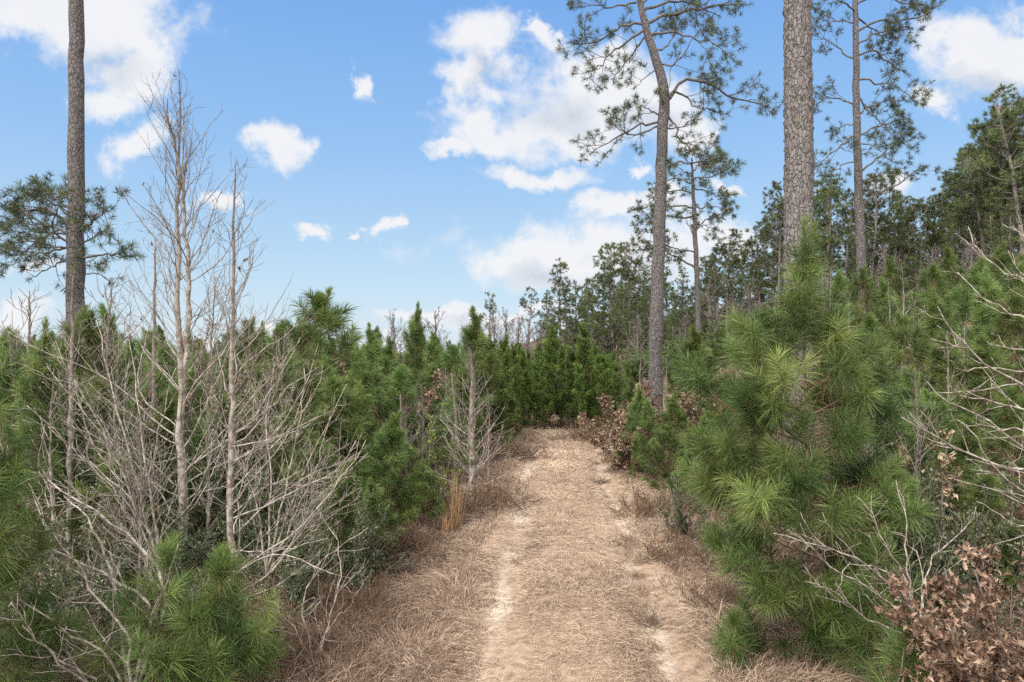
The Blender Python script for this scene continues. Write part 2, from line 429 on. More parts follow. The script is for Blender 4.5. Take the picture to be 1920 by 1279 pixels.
def far_pine(label, loc, Ht, seed, lo=0.35, R=2.2, dens=1.0, nw=0.036, nl=0.26, tuft=18, r0=0.16, group=None, shape=1.0):
    r = np.random.default_rng(seed)
    e = empty('tall_pine', loc, label, 'pine tree', group)
    T = grow([[0, 0, 0]], [[0, 0, 1]], Ht, 16, 0.25, 0.028, r)
    b = Buf(); b.tubes(T, (r0 * np.linspace(1, 0.12, 16) ** 0.8)[None], 7, 0.2); b.obj('trunk', [M['bark_far']], e, True)
    k = int((1 - lo) * Ht * 5.0 * dens)
    t = lo + (0.985 - lo) * (np.arange(k) + r.random(k)) / k
    q = (t - lo) / (1 - lo)
    prof = np.minimum(1, 0.45 + 1.3 * q) * np.clip(1.08 - q, 0, 1) ** (0.55 * shape) 
    ln = 1.08 * R * prof * (0.45 + 0.75 * r.random(k)) + 0.2
    az = r.random(k) * 6.28; el = np.radians(5 + 42 * q + 10 * r.normal(size=k))
    p, _ = at(T, np.zeros(k, int), t)
    L1 = grow(p, np.stack([np.cos(az) * np.cos(el), np.sin(az) * np.cos(el), np.sin(el)], 1), ln, 7, 0.35, 0.13, r)
    B2, le2, i2, B3, le3, i3 = limb_detail(L1, r, 4.2, 3.6, (0.3, 1.0), 0.25)
    c = Buf()
    c.tubes(L1, (0.012 + 0.016 * ln)[:, None] * np.linspace(1, .3, 7)[None], 4, 0.2, 1)
    c.tubes(B2, (0.008 + 0.008 * le2)[:, None] * np.linspace(1, .5, 6)[None], 3, 0.5, 1)
    tb = np.clip(0.5 + 0.2 * r.normal(size=k), 0, 1)
    for BB, t0, ii in ((L1, .9, np.arange(k)), (B2, .75, i2), (B3, .4, i3)):
        needles_on(c, BB, t0, 1, nl, nw, np.clip(tb[ii] + 0.12 * r.normal(size=len(ii)), 0, 1), r, 85, 25, mn=tuft, two=False, droop=0.03)
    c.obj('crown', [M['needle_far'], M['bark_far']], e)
    return e

def bare_tree(label, base, stems, seed, spread=2.0, n1=40, t_lo=0.1, elev=(28, 66), bark='bark_pale', name='bare_tree', cat='bare tree', group=None,
              up=0.45, wig=0.16, k2=4.0, k3=4.0, power=0.8, azbias=None, split=True, thick=1.0, leaves=0, minlen=0.2, tw=0.0022, side=None):
    """stems: list of (n,4) world points + radius"""
    r = np.random.default_rng(seed); base = np.asarray(base, float)
    e = empty(name, base, label, cat, group)
    allb = Buf()
    ST = [resample(np.asarray(s, float), 24) for s in stems]
    for s in ST:
        P = s[:, :3] - base; P[1:, :2] += 0.010 * r.normal(size=(23, 2)) * spread / 2
        b = Buf(); hh = np.linspace(0, 1, 24)
        b.tubes(P[None], s[None, :, 3], 9, (0.15 + 0.8 * hh ** 1.3)[None])
        b.obj('trunk', [M[bark]], e, True)
    top = max(s[-1, 2] for s in ST) - base[2]
    for si, s in enumerate(ST):
        P = s[:, :3] - base
        k = n1 if si == 0 else int(n1 * 0.5)
        t = t_lo + (0.97 - t_lo) * (np.arange(k) + r.random(k)) / k if si == 0 else 0.15 + 0.8 * r.random(k)
        p, T = at(P[None], np.zeros(k, int), t)
        h = p[:, 2] / top
        ln = np.maximum(minlen, spread * np.clip(1.02 - h, 0, 1) ** power * (0.5 + 0.65 * r.random(k)))
        az = r.random(k) * 6.28
        if side is not None: az = np.where(r.random(k) < .5, 0, math.pi) + side * r.normal(size=k)
        if azbias is not None: az = azbias[0] + azbias[1] * r.normal(size=k)
        el = np.radians(elev[0] + (elev[1] - elev[0]) * h ** 0.8 + 9 * r.normal(size=k))
        B1 = grow(p, np.stack([np.cos(az) * np.cos(el), np.sin(az) * np.cos(el), np.sin(el)], 1), ln, 10, up, wig, r)
        n2 = np.maximum(1, (ln * k2).astype(int)); i2 = np.repeat(np.arange(k), n2)
        t2 = 0.18 + 0.78 * r.random(len(i2)); p2, T2 = at(B1, i2, t2)
        l2 = (0.12 + 0.42 * ln[i2] * (1.05 - t2)) * (0.5 + 0.8 * r.random(len(i2)))
        B2 = grow(p2, sidedir(T2, np.radians(42 + 12 * r.normal(size=len(i2))), r, 0.3, 0.1), l2, 7, up * .7, wig * 1.1, r)
        n3 = (l2 * k3 + r.random(len(l2))).astype(int); i3 = np.repeat(np.arange(len(B2)), n3)
        t3 = 0.2 + 0.75 * r.random(len(i3)); p3, T3 = at(B2, i3, t3)
        l3 = 0.05 + 0.28 * l2[i3] * r.random(len(i3)) + 0.04
        B3 = grow(p3, sidedir(T3, np.radians(45 + 12 * r.normal(size=len(i3))), r, 0.2, 0.1), l3, 4, up * .6, wig, r) if len(i3) else np.zeros((0, 4, 3))
        rr = np.interp(t, np.linspace(0, 1, 24), s[:, 3])
        R1 = np.minimum(rr * 0.6, (0.004 + 0.0068 * ln) * thick)[:, None] * np.linspace(1, 0.32, 10)[None]
        R2 = np.minimum(R1[i2, 4] * .9, (0.003 + 0.004 * l2) * thick)[:, None] * np.linspace(1, .5, 7)[None]
        hz1 = np.clip(0.05 + 0.75 * (B1[:, :, 2] / top) ** 1.3, 0, 1); hz2 = np.clip(0.15 + 0.8 * (B2[:, :, 2] / top) ** 1.3, 0, 1)
        hz3 = np.clip(0.25 + 0.75 * (B3[:, :, 2] / top) ** 1.3, 0, 1)
        R3 = np.full((len(B3), 4), tw) * np.linspace(1, .6, 4)[None]
        R1 = np.maximum(R1, tw); R2 = np.maximum(R2, tw)
        if split:
            for q in range(k):
                w = Buf(); w.tubes(B1[q:q + 1], R1[q:q + 1], 5, hz1[q:q + 1]); a = i2 == q
                if a.any(): w.tubes(B2[a], R2[a], 4, hz2[a])
                if len(i3):
                    a3 = i2[i3] == q
                    if a3.any(): w.tubes(B3[a3], R3[a3], 3, hz3[a3])
                w.obj('branch', [M[bark]], e, True)
        else:
            allb.tubes(B1, R1, 4, hz1); allb.tubes(B2, R2, 3, hz2)
            if len(B3): allb.tubes(B3, R3, 3, hz3)
        if leaves and si == 0:
            q = r.integers(0, len(B2), leaves); pp, TT = at(B2, q, 0.7 + .3 * r.random(leaves))
            lb = Buf(); put_leaves(lb, pp, 0.05, OAK, OAKF, np.clip(.2 + .2 * r.normal(size=leaves), 0, 1), r, droop=0.6)
            lb.obj('withered_leaves', [M['oak_leaf']], e)
    if not split: allb.obj('branches', [M[bark]], e, True)
    return e

# leaf templates ---------------------------------------------------
def oak_template():
    xs = np.array([0.0, .14, .27, .38, .50, .60, .72, .84, 1.0]); ws = np.array([.03, .10, .20, .10, .27, .13, .24, .10, .0])
    up = np.stack([xs, ws, np.abs(ws) * 0.55 + 0.16 * np.sin(xs * 3.1)], 1); dn = up * [1, -1, 1]
    md = np.stack([xs, 0 * xs, 0.16 * np.sin(xs * 3.1)], 1)
    V = np.concatenate([up, md, dn]); n = len(xs); f = []
    for i in range(n - 1):
        f += [[i, n + i, n + i + 1, i + 1], [n + i, 2 * n + i, 2 * n + i + 1, n + i + 1]]
    return V, [np.array(f)]
OAK, OAKF = oak_template()
OVAL = np.array([[0, 0, 0], [.3, .26, .07], [.75, .22, .05], [1, 0, -.06], [.75, -.22, .05], [.3, -.26, .07]])
OVALF = [np.array([[0, 1, 2, 3], [0, 3, 4, 5]])]
SIMPLE = np.array([[0, 0, 0], [.5, .22, .08], [1, 0, 0], [.5, -.22, .08]]); SIMPLEF = [np.array([[0, 1, 2, 3]])]

def put_leaves(buf, O, size, tv, tf, tint, r, droop=0.2, mat=0):
    N = len(O)
    X = r.normal(size=(N, 3)); X[:, 2] -= droop * 1.5; X = unit(X)
    Y = unit(np.cross(X, r.normal(size=(N, 3))))
    s = size * (0.55 + 0.8 * r.random(N))
    tvN = np.repeat(tv[None], N, 0).copy()
    tvN[:, :, 2] *= (r.normal(size=N) * 1.9)[:, None]           # each leaf curls its own way
    tvN[:, :, 1] *= (0.6 + 0.7 * r.random(N))[:, None]
    buf.leaves(O, X, Y, s, tvN, tf, tint, mat)

def leafy_shrub(label, loc, Ht, R, seed, leaf='small', nleaf=4000, size=0.03, name='evergreen_shrub', cat='shrub', group=None, stems=14,
                matl='small_leaf', bark='bark_limb', lo=0.15, elev=(40, 80), dens2=7.0):
    r = np.random.default_rng(seed)
    e = empty(name, loc, label, cat, group)
    az = r.random(stems) * 6.28; el = np.radians(elev[0] + (elev[1] - elev[0]) * r.random(stems))
    ln = np.sqrt((R * np.cos(el)) ** 2 + (Ht * np.sin(el)) ** 2) * (0.7 + .4 * r.random(stems))
    p = r.normal(size=(stems, 3)) * [0.08 * R, 0.08 * R, 0]
    B1 = grow(p, np.stack([np.cos(az) * np.cos(el), np.sin(az) * np.cos(el), np.sin(el)], 1), ln, 9, 0.1, 0.13, r)
    i2 = np.repeat(np.arange(stems), np.maximum(3, (ln * dens2).astype(int)))
    t2 = lo + (1 - lo) * r.random(len(i2)); p2, T2 = at(B1, i2, t2)
    l2 = (0.12 + 0.36 * r.random(len(i2))) * min(1.4, R) * (1.2 - 0.6 * t2)
    B2 = grow(p2, sidedir(T2, np.radians(50 + 15 * r.normal(size=len(i2))), r, 0.2, 0.05), l2, 6, 0.12, 0.18, r)
    w = Buf(); w.tubes(B1, (0.004 + 0.007 * ln)[:, None] * np.linspace(1, .35, 9)[None], 5, 0.2); w.tubes(B2, np.full((len(B2), 6), .0032), 3, 0.5)
    w.obj('stems', [M[bark]], e, True)
    q = r.integers(0, len(B2), nleaf); t = 0.1 + 0.9 * r.random(nleaf) ** 0.8
    pp, TT = at(B2, q, t); pp = pp + r.normal(size=pp.shape) * size * 0.5
    tb = np.clip(.5 + .16 * r.normal(size=len(B2)), 0, 1)
    ti = np.clip(tb[q] + (.26 if leaf == 'oak' else .15) * r.normal(size=nleaf), 0, 1)
    l = Buf(); tv, tf = {'oak': (OAK, OAKF), 'small': (OVAL, OVALF), 'simple': (SIMPLE, SIMPLEF)}[leaf]
    put_leaves(l, pp, size, tv, tf, ti, r, droop=0.5 if leaf == 'oak' else 0.0)
    l.obj('foliage', [M[matl]], e)
    return e


# ------------------------------------------------------------------ the setting
def vnoise(x, y, sc, seed):
    g = np.random.default_rng(seed).random((64, 64))
    u = np.asarray(x) / sc + 500.3; v = np.asarray(y) / sc + 500.7
    i = np.floor(u).astype(int); j = np.floor(v).astype(int); a = u - i; b = v - j
    a = a * a * (3 - 2 * a); b = b * b * (3 - 2 * b)
    q = lambda m, n: g[m % 64, n % 64]
    return (q(i, j) * (1 - a) + q(i + 1, j) * a) * (1 - b) + (q(i, j + 1) * (1 - a) + q(i + 1, j + 1) * a) * b

def sheet(name, X, Y, Z, m, tint):
    b = Buf(); n, k = X.shape
    i = np.arange(n - 1)[:, None] * k + np.arange(k - 1)[None]
    Q = np.stack([i, i + 1, i + k + 1, i + k], -1).reshape(-1, 4)
    b.add(np.stack([X, Y, Z], -1), Q, tint.ravel())
    o = b.obj(name, [m], None, True); o['kind'] = 'structure'
    return o

def ground_material(name, sand):
    m, t = mat(name)
    tc = t.n('ShaderNodeTexCoord'); a = t.n('ShaderNodeAttribute', attribute_name='tint')
    def noise(sc, det=6, rough=0.6):
        n = t.n('ShaderNodeTexNoise'); n.inputs['Scale'].default_value = sc; n.inputs['Detail'].default_value = det; n.inputs['Roughness'].default_value = rough
        t.l(tc.outputs['Object'], n.inputs['Vector']); return n.outputs['Fac']
    n1, n2, n3 = noise(0.8), noise(9), noise(60, 4)
    straw = t.ramp(n2, [(0.3, (0.15, 0.102, 0.07, 1)), (0.5, (0.29, 0.21, 0.145, 1)), (0.72, (0.44, 0.335, 0.24, 1))])
    earth = t.ramp(n2, [(0.3, (0.045, 0.03, 0.02, 1)), (0.6, (0.105, 0.07, 0.045, 1))])
    c = t.mix(t.math('MULTIPLY_ADD', n3, 0.5, -0.05), straw, (0.16, 0.10, 0.07, 1))
    if sand:
        k = t.math('ADD', t.math('MULTIPLY', a.outputs['Fac'], 0.75), t.math('MULTIPLY_ADD', n1, 1.6, -0.90))
        k = t.math('ADD', k, t.math('MULTIPLY_ADD', n3, 0.5, -0.25))
        k = t.ramp(k, [(0.36, (0, 0, 0, 1)), (0.80, (1, 1, 1, 1))])
        c = t.mix(t.math('MULTIPLY', k, 0.72), c, (0.55, 0.47, 0.39, 1))
    else:
        k = t.math('ADD', a.outputs['Fac'], t.math('MULTIPLY_ADD', n1, 0.6, -0.3))
        c = t.mix(t.ramp(k, [(0.35, (0, 0, 0, 1)), (0.65, (1, 1, 1, 1))]), c, earth)
    h = t.math('ADD', n2, t.math('MULTIPLY', n3, 0.6))
    simple_out(t, c, 0.95, h, 0.8, 0.04)
    return m

u = np.linspace(-1, 1, 260)[None, :]; v = np.linspace(0, 1, 260)[:, None]
gx = 6 * np.sinh(4.9 * u) / 1.0 + 0 * v; gy = -12 + 0.0 * u + 9 * np.sinh(4.9 * v)
gz = H(gx, gy)
dd = np.abs(gx - (0.25 + 0.062 * np.clip(gy, -20, 40)))
sheet('ground', gx, gy, gz - 0.004, ground_material('ground_earth', False), sstep(2.0, 4.2, dd))
pv = np.concatenate([np.linspace(-12, 18.5, 140), np.linspace(18.6, 25, 70)])
cx = path_x(pv); tx = np.gradient(cx); ty = np.gradient(pv); ln = np.hypot(tx, ty)
o = np.linspace(-1.75, 1.75, 29)
PX = cx[:, None] + (ty / ln)[:, None] * o[None]; PY = pv[:, None] - (tx / ln)[:, None] * o[None]
wob = 0.12 * np.sin(pv * 0.9 + 1) + 0.08 * np.sin(pv * 2.3)
rutm = np.exp(-((np.abs(o[None] + wob[:, None]) - 0.86) / 0.24) ** 2)
edge = np.clip((1.75 - np.abs(o)) / 0.5, 0, 1)[None]
PZ = H(PX, PY) + 0.008 + edge * (0.085 * (1 - rutm) + 0.02 * vnoise(PX, PY, 0.35, 3))
PZ[:, 0] -= 0.05; PZ[:, -1] -= 0.05
sheet('path', PX, PY, PZ, ground_material('path_straw_and_sand', True), rutm)

def path_d(x, y):
    """signed offset from the path's centre line, good enough near it"""
    sl = 0.062 + 0.8 * np.clip(np.asarray(y) - 19.0, 0, 8)
    return (x - path_x(y)) / np.sqrt(1 + sl ** 2)

# dry grass: tufts of leaning blades
def dry_grass():
    r = np.random.default_rng(5); b = Buf()
    K = 46000
    y = 3.9 + 26 * r.random(K * 3) ** 1.7; x = -1.5 + (0.62 * y + 3) * (r.random(K * 3) - 0.5) * 2
    d = path_d(x, y); ad = np.abs(d)
    pr = np.where(ad < 1.9, 1.0, np.clip(1.25 - (ad - 1.9) / 1.7, 0.0, 1)) 
    rut = np.exp(-((ad - 0.86) / 0.26) ** 2)
    pr = pr * (1 - 0.68 * rut * (0.5 + vnoise(x, y, 0.6, 8)))
    k = np.where(r.random(K * 3) < pr)[0][:K]; x, y, d, ad, rut = x[k], y[k], d[k], ad[k], rut[k]
    N = len(x)
    big = vnoise(x, y, 1.6, 9); fine = vnoise(x, y, 0.45, 10)
    hgt = (0.06 + 0.22 * np.clip(big * 1.5 - 0.35, 0, 1) * (0.5 + fine)) * np.where(ad < 1.25, 0.62, 1.0) * (1 - 0.75 * rut)
    hgt = hgt + 0.12 * sstep(1.3, 2.3, ad) * fine
    lean_a = 6.28 * vnoise(x, y, 1.1, 12) * 1.6 + 0.5 * r.normal(size=N)
    lean = np.where(ad < 1.25, 1.9, 0.8 + 1.3 * vnoise(x, y, 0.8, 14))
    gold = np.exp(-(d / 1.25) ** 2) * sstep(6.5, 13, y)
    tint = 0.46 + 0.28 * (fine - .5) + 0.40 * (big - .5) + 0.13 * gold - 0.15 * sstep(1.25, 2.4, ad) + 0.24 * rut + 0.08 * np.exp(-(d / .45) ** 2)
    nb = 9
    idx = np.repeat(np.arange(N), nb); n = len(idx)
    px = x[idx] + r.normal(size=n) * 0.035; py = y[idx] + r.normal(size=n) * 0.035
    dd_ = path_d(px, py)
    lift = np.where(np.abs(dd_) < 1.6, 0.08 * (1 - np.exp(-((np.abs(dd_) - 0.86) / 0.24) ** 2)) + .012, 0.0)
    O = np.stack([px, py, H(px, py) + lift - 0.005], 1)
    a = lean_a[idx] + r.normal(size=n) * 0.5; le = lean[idx] * (0.5 + r.random(n))
    D = unit(np.stack([np.cos(a) * le, np.sin(a) * le, np.ones(n)], 1))
    L = np.maximum(0.10, hgt[idx] * (0.6 + 1.1 * r.random(n)) * 1.8)
    w = 0.0038 * (0.6 + y[idx] / 9)
    b.blades(O, D, L, w, np.clip(tint[idx] + 0.13 * r.normal(size=n), 0, 1), 0.35 + 0.35 * r.random(n), True, r=r)
    # tussocks: arching sprays of longer blades
    K = 900
    y = 4.2 + 20 * r.random(K) ** 1.4; x = path_x(y) + np.where(r.random(K) < .36, 0.38 * r.normal(size=K), np.sign(r.normal(size=K)) * (1.25 + 1.3 * r.random(K)))
    nb = 110; idx = np.repeat(np.arange(K), nb); n = len(idx)
    sz = (0.6 + 0.9 * r.random(K)) * np.where(np.abs(path_d(x, y)) < .6, .65, 1)
    a0 = 6.28 * vnoise(x, y, 1.5, 40) * 1.5
    O = np.stack([x[idx] + .06 * r.normal(size=n) * sz[idx], y[idx] + .06 * r.normal(size=n) * sz[idx], 0 * idx], 1); O[:, 2] = H(O[:, 0], O[:, 1]) + np.where(np.abs(path_d(x, y)) < 1.5, .03, 0)[idx]
    D = unit(np.stack([r.normal(size=n) * .6 + .55 * np.cos(a0[idx]), r.normal(size=n) * .6 + .55 * np.sin(a0[idx]), 0.75 + 0 * idx], 1))
    tn = np.clip(.45 + .22 * r.normal(size=K), .05, .95)
    b.blades(O, D, (.16 + .24 * r.random(n)) * sz[idx], 0.0034 * (0.6 + y[idx] / 9), np.clip(tn[idx] + .12 * r.normal(size=n), 0, 1), .45 + .4 * r.random(n), True, r=r)
    # scattered straw lying flat
    n = 52000
    y = 3.9 + 22 * r.random(n) ** 1.6; x = path_x(y) + (r.random(n) - .5) * 4.4; d = path_d(x, y)
    lift = np.where(np.abs(d) < 1.6, 0.085 * (1 - np.exp(-((np.abs(d) - 0.86) / 0.24) ** 2)) + .02, 0.015)
    a = 6.28 * vnoise(x, y, 0.9, 21) * 1.3 + r.normal(size=n) * 0.9
    D = unit(np.stack([np.cos(a), np.sin(a), 0.12 + 0.12 * r.random(n)], 1))
    b.blades(np.stack([x, y, H(x, y) + lift], 1), D, 0.06 + 0.14 * r.random(n), 0.0028 * (0.6 + y / 9), np.clip(0.64 + 0.2 * r.normal(size=n), 0, 1), 0.12, True, r=r)
    # a few green weeds coming up through the straw
    K = 150; y = 5 + 13 * r.random(K); x = path_x(y) + 1.2 * r.normal(size=K); idx = np.repeat(np.arange(K), 34); n = len(idx)
    O = np.stack([x[idx] + .09 * r.normal(size=n), y[idx] + .09 * r.normal(size=n), 0 * idx], 1); O[:, 2] = H(O[:, 0], O[:, 1]) + .05
    D = unit(np.stack([.8 * r.normal(size=n), .8 * r.normal(size=n), .6 + 0 * idx], 1))
    b.blades(O, D, .03 + .07 * r.random(n), .005, np.clip(.5 + .2 * r.normal(size=n), 0, 1), .3, True, mat=1, r=r)
    o = b.obj('dry_grass', [M['dry_grass'], M['small_leaf']]); o['kind'] = 'stuff'; o['label'] = 'dry tan grass covering the path and its verges'; o['category'] = 'grass'
dry_grass()

# low undergrowth of small leaves and thin stems beneath the thickets on both sides
def undergrowth():
    r = np.random.default_rng(6); b = Buf()
    N = 15000
    y = 3.8 + 34 * r.random(N) ** 1.5; x = (r.random(N) - .5) * 2 * (0.80 * y + 2)
    d = path_d(x, np.minimum(y, 21)); ok = (np.abs(d) > 2.15 + 0.9 * vnoise(x, y, 1.2, 31)) & ~((y > 20) & (np.abs(path_d(x, y)) < 2.2)); x, y, d = x[ok], y[ok], d[ok]; N = len(x)
    base = np.stack([x, y, H(x, y)], 1)
    far = sstep(2.2, 4.5, np.abs(d))
    hgt = (0.12 + 0.55 * far * vnoise(x, y, 0.9, 32)) * (0.5 + r.random(N))
    P = grow(base, np.stack([r.normal(size=N) * .5, r.normal(size=N) * .5, np.ones(N)], 1), hgt, 5, 0.1, 0.2, r)
    b.tubes(P, np.full((N, 5), 0.003) * (0.6 + y / 12)[:, None], 3, 0.5, 1)
    k = 11; idx = np.repeat(np.arange(N), k); n = len(idx)
    p, T = at(P, idx, 0.2 + .8 * r.random(n)); p = p + r.normal(size=(n, 3)) * np.array([0.07, 0.07, 0.03])
    brown = (vnoise(x, y, 1.3, 33) + 0.25 * r.normal(size=N) + 0.35 * (1 - far) > 0.66)[idx]
    sz = 0.034 * (0.7 + y[idx] / 12)
    t = np.clip(0.45 + 0.2 * r.normal(size=n), 0, 1)
    for sel, mi in ((~brown, 0), (brown, 2)):
        N_ = sel.sum(); X = unit(r.normal(size=(N_, 3))); Y = unit(np.cross(X, r.normal(size=(N_, 3))))
        b.leaves(p[sel], X, Y, sz[sel] * (.6 + .8 * r.random(N_)), SIMPLE, SIMPLEF, t[sel], mi)
    o = b.obj('undergrowth', [M['small_leaf'], M['bark_grey'], M['litter']]); o['kind'] = 'stuff'; o['label'] = 'low green and brown undergrowth beneath the thickets'; o['category'] = 'undergrowth'
undergrowth()

def forest_understory():
    """shrubs, saplings and brush under the distant pines, one unbroken mass"""
    r = np.random.default_rng(26); b = Buf()
    N = 3600
    y = 31 + 85 * r.random(N); x = -6 + (0.85 * y + 10) * r.random(N)
    ok = (x > 1.5 + 0.02 * y) & (x / y < .82); x, y = x[ok], y[ok]; N = len(x)
    base = np.stack([x, y, H(x, y) - .1], 1); hgt = (0.8 + 2.6 * r.random(N) * vnoise(x, y, 7, 51)) * (1 + (y > 60) * .5)
    k = 3; i = np.repeat(np.arange(N), k); n = len(i)
    P = grow(base[i], np.stack([r.normal(size=n) * .35, r.normal(size=n) * .35, np.ones(n)], 1), hgt[i] * (.6 + .5 * r.random(n)), 6, 0, .15, r)
    b.tubes(P, (0.00022 * y[i])[:, None] * np.linspace(1, .5, 6)[None], 3, .5, 1)
    j = np.repeat(np.arange(n), 6); q, T = at(P, j, .3 + .7 * r.random(len(j)))
    B2 = grow(q, sidedir(T, np.radians(50 + 0 * q[:, 0]), r, .2, .2), .3 + .5 * r.random(len(j)), 4, .1, .2, r)
    b.tubes(B2, (0.00014 * y[i][j])[:, None] * np.ones((1, 4)), 3, .8, 1)
    green = (vnoise(x, y, 5, 52) + .25 * r.normal(size=N) > .30)[i][j]
    brown = (vnoise(x, y, 6, 53) + .2 * r.normal(size=N) > .72)[i][j]
    for sel, mi, m_, nw in ((green & ~brown, 0, 22, .0012), (brown, 2, 8, .0016)):
        q = np.repeat(np.where(sel)[0], m_); nn = len(q)
        p, T = at(B2, q, .1 + .9 * r.random(nn)); D = unit(r.normal(size=(nn, 3)) + T)
        b.blades(p, D, .22 + .18 * r.random(nn), nw * y[i][j][q], np.clip(.45 + .2 * r.normal(size=nn), 0, 1), .05, False, mi, r)
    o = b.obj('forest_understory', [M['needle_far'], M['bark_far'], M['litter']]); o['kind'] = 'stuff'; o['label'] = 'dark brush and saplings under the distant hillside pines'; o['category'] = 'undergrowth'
forest_understory()

def leaf_litter():
    r = np.random.default_rng(16); b = Buf()
    N = 60000
    y = 3.8 + 26 * r.random(N) ** 1.6; x = (r.random(N) - .5) * 2 * (0.78 * y + 1)
    d = path_d(x, y); ok = (np.abs(d) > 1.7) & (r.random(N) < 0.15 + 0.85 * sstep(1.9, 3.0, np.abs(d))); x, y = x[ok], y[ok]; N = len(x)
    X = r.normal(size=(N, 3)); X[:, 2] *= 0.35; X = unit(X); Y = r.normal(size=(N, 3)); Y[:, 2] *= .35; Y = unit(np.cross(np.cross(X, Y), X))
    b.leaves(np.stack([x, y, H(x, y) + 0.02 + 0.03 * r.random(N)], 1), X, Y, (0.05 + 0.05 * r.random(N)) * (.8 + y / 25), SIMPLE, SIMPLEF, np.clip(.45 + .25 * r.normal(size=N), 0, 1))
    n = 40000
    y = 3.8 + 20 * r.random(n) ** 1.6; x = (r.random(n) - .5) * 2 * (0.78 * y + 1)
    ok = np.abs(path_d(x, y)) > 1.75; x, y = x[ok], y[ok]; n = len(x)
    D = r.normal(size=(n, 3)); D[:, 2] = np.abs(D[:, 2]) * .35; D = unit(D)
    b.blades(np.stack([x, y, H(x, y) + .02], 1), D, .12 + .2 * r.random(n), 0.003 * (.6 + y / 10), np.clip(.55 + .2 * r.normal(size=n), 0, 1), .15, True, r=r)
    o = b.obj('leaf_litter', [M['litter']]); o['kind'] = 'stuff'; o['label'] = 'brown fallen leaves and pine straw on the ground'; o['category'] = 'leaf litter'
leaf_litter()

# ------------------------------------------------------------------ placing
ORD = ['nearest', 'second nearest', 'third nearest', 'fourth nearest', 'fifth nearest', 'sixth nearest', 'seventh nearest', 'eighth nearest', 'ninth nearest', 'tenth nearest', 'eleventh nearest', 'twelfth nearest', 'thirteenth nearest', 'fourteenth nearest']
class Kind:
    def __init__(s, builder, H0): s.b = builder; s.H0 = H0; s.first = None
    def put(s, loc, Ht, label, rz=0.0, sx=1.0, group=None):
        sc = Ht / s.H0
        if s.first is None:
            s.first = e = s.b(label, loc); e.rotation_euler = (0, 0, rz); e.scale = (sc * sx, sc * sx, sc)
            if group: e['group'] = group
            return e
        return dup(s.first, loc, label, group, rz, sc, sx)

def auto_labels(items, noun, landmarks):
    """items: (px, y, ...) -> labels naming the landmark beside each and its rank in depth there"""
    keys = {}
    for n, it in enumerate(items):
        px = it[0]
        lm = min(landmarks, key=lambda q: abs(q[0] - px))
        rel = 'left of' if px < lm[0] else 'right of'
        keys.setdefault((rel, lm[1]), []).append(n)
    out = [None] * len(items)
    for (rel, lm), ns in keys.items():
        ns.sort(key=lambda n: items[n][1])
        for k, n in enumerate(ns):
            out[n] = f'{noun} {rel} {lm}' + (f', {ORD[min(k, len(ORD)-1)]}' if len(ns) > 1 else '')
    return out

LM_NEAR = [(142, 'the tall left trunk'), (345, 'the twin-stemmed bare tree'), (437, 'the slim pale sapling'), (597, 'the tall dark young pine'),
           (735, 'the brown-leaved oak sapling'), (885, 'the bare cone-shaped sapling'), (1060, 'the far bend of the path'), (1228, 'the forked tall pine'),
           (1400, 'the brown leafy bank'), (1530, 'the big bushy pine'), (1690, 'the white bare saplings on the hillside'), (1850, 'the long pale branches')]
LM_FAR = [(915, 'the lone spindly far pine'), (1050, 'the flat-topped far pine'), (1228, 'the forked tall pine'), (1305, 'the slender straight pine'),
          (1400, 'the paired hillside pines'), (1497, 'the thick plated trunk'), (1612, 'the slim hillside pine'), (1720, 'the round-topped hill pines'), (1820, 'the high slope pines'), (1895, 'the tallest pines on the ridge')]


# ------------------------------------------------------------------ tall pines near the path
def trunk_px(pts, y, base_px=None, lean=0.0):
    """pts: (px, py, width_px) top or bottom order at distance y"""
    out = []
    for px, py, w in pts: out.append(np.append(W(px, py, y + lean * (640 - py) / F * y), w / 2 / F * y))
    return np.array(out)

def limb_px(pts, y, spread, r):
    """limb drawn by its outline points, running off in depth by its own amount"""
    dz = r.uniform(-1, 1) * spread
    n = len(pts); f = np.linspace(0, 1, n) ** 1.2
    return [W(px, py, y + dz * a + 0.08 * r.normal() * (a > 0)) for (px, py), a in zip(pts, f)]

lr = np.random.default_rng(77)
def with_base(tr, y):
    x, yy = tr[0, 0], tr[0, 1]
    b = np.array([x, yy, float(H(x, yy)) - 0.05])
    return b, np.vstack([np.append(b, tr[0, 3] * 1.06), tr])

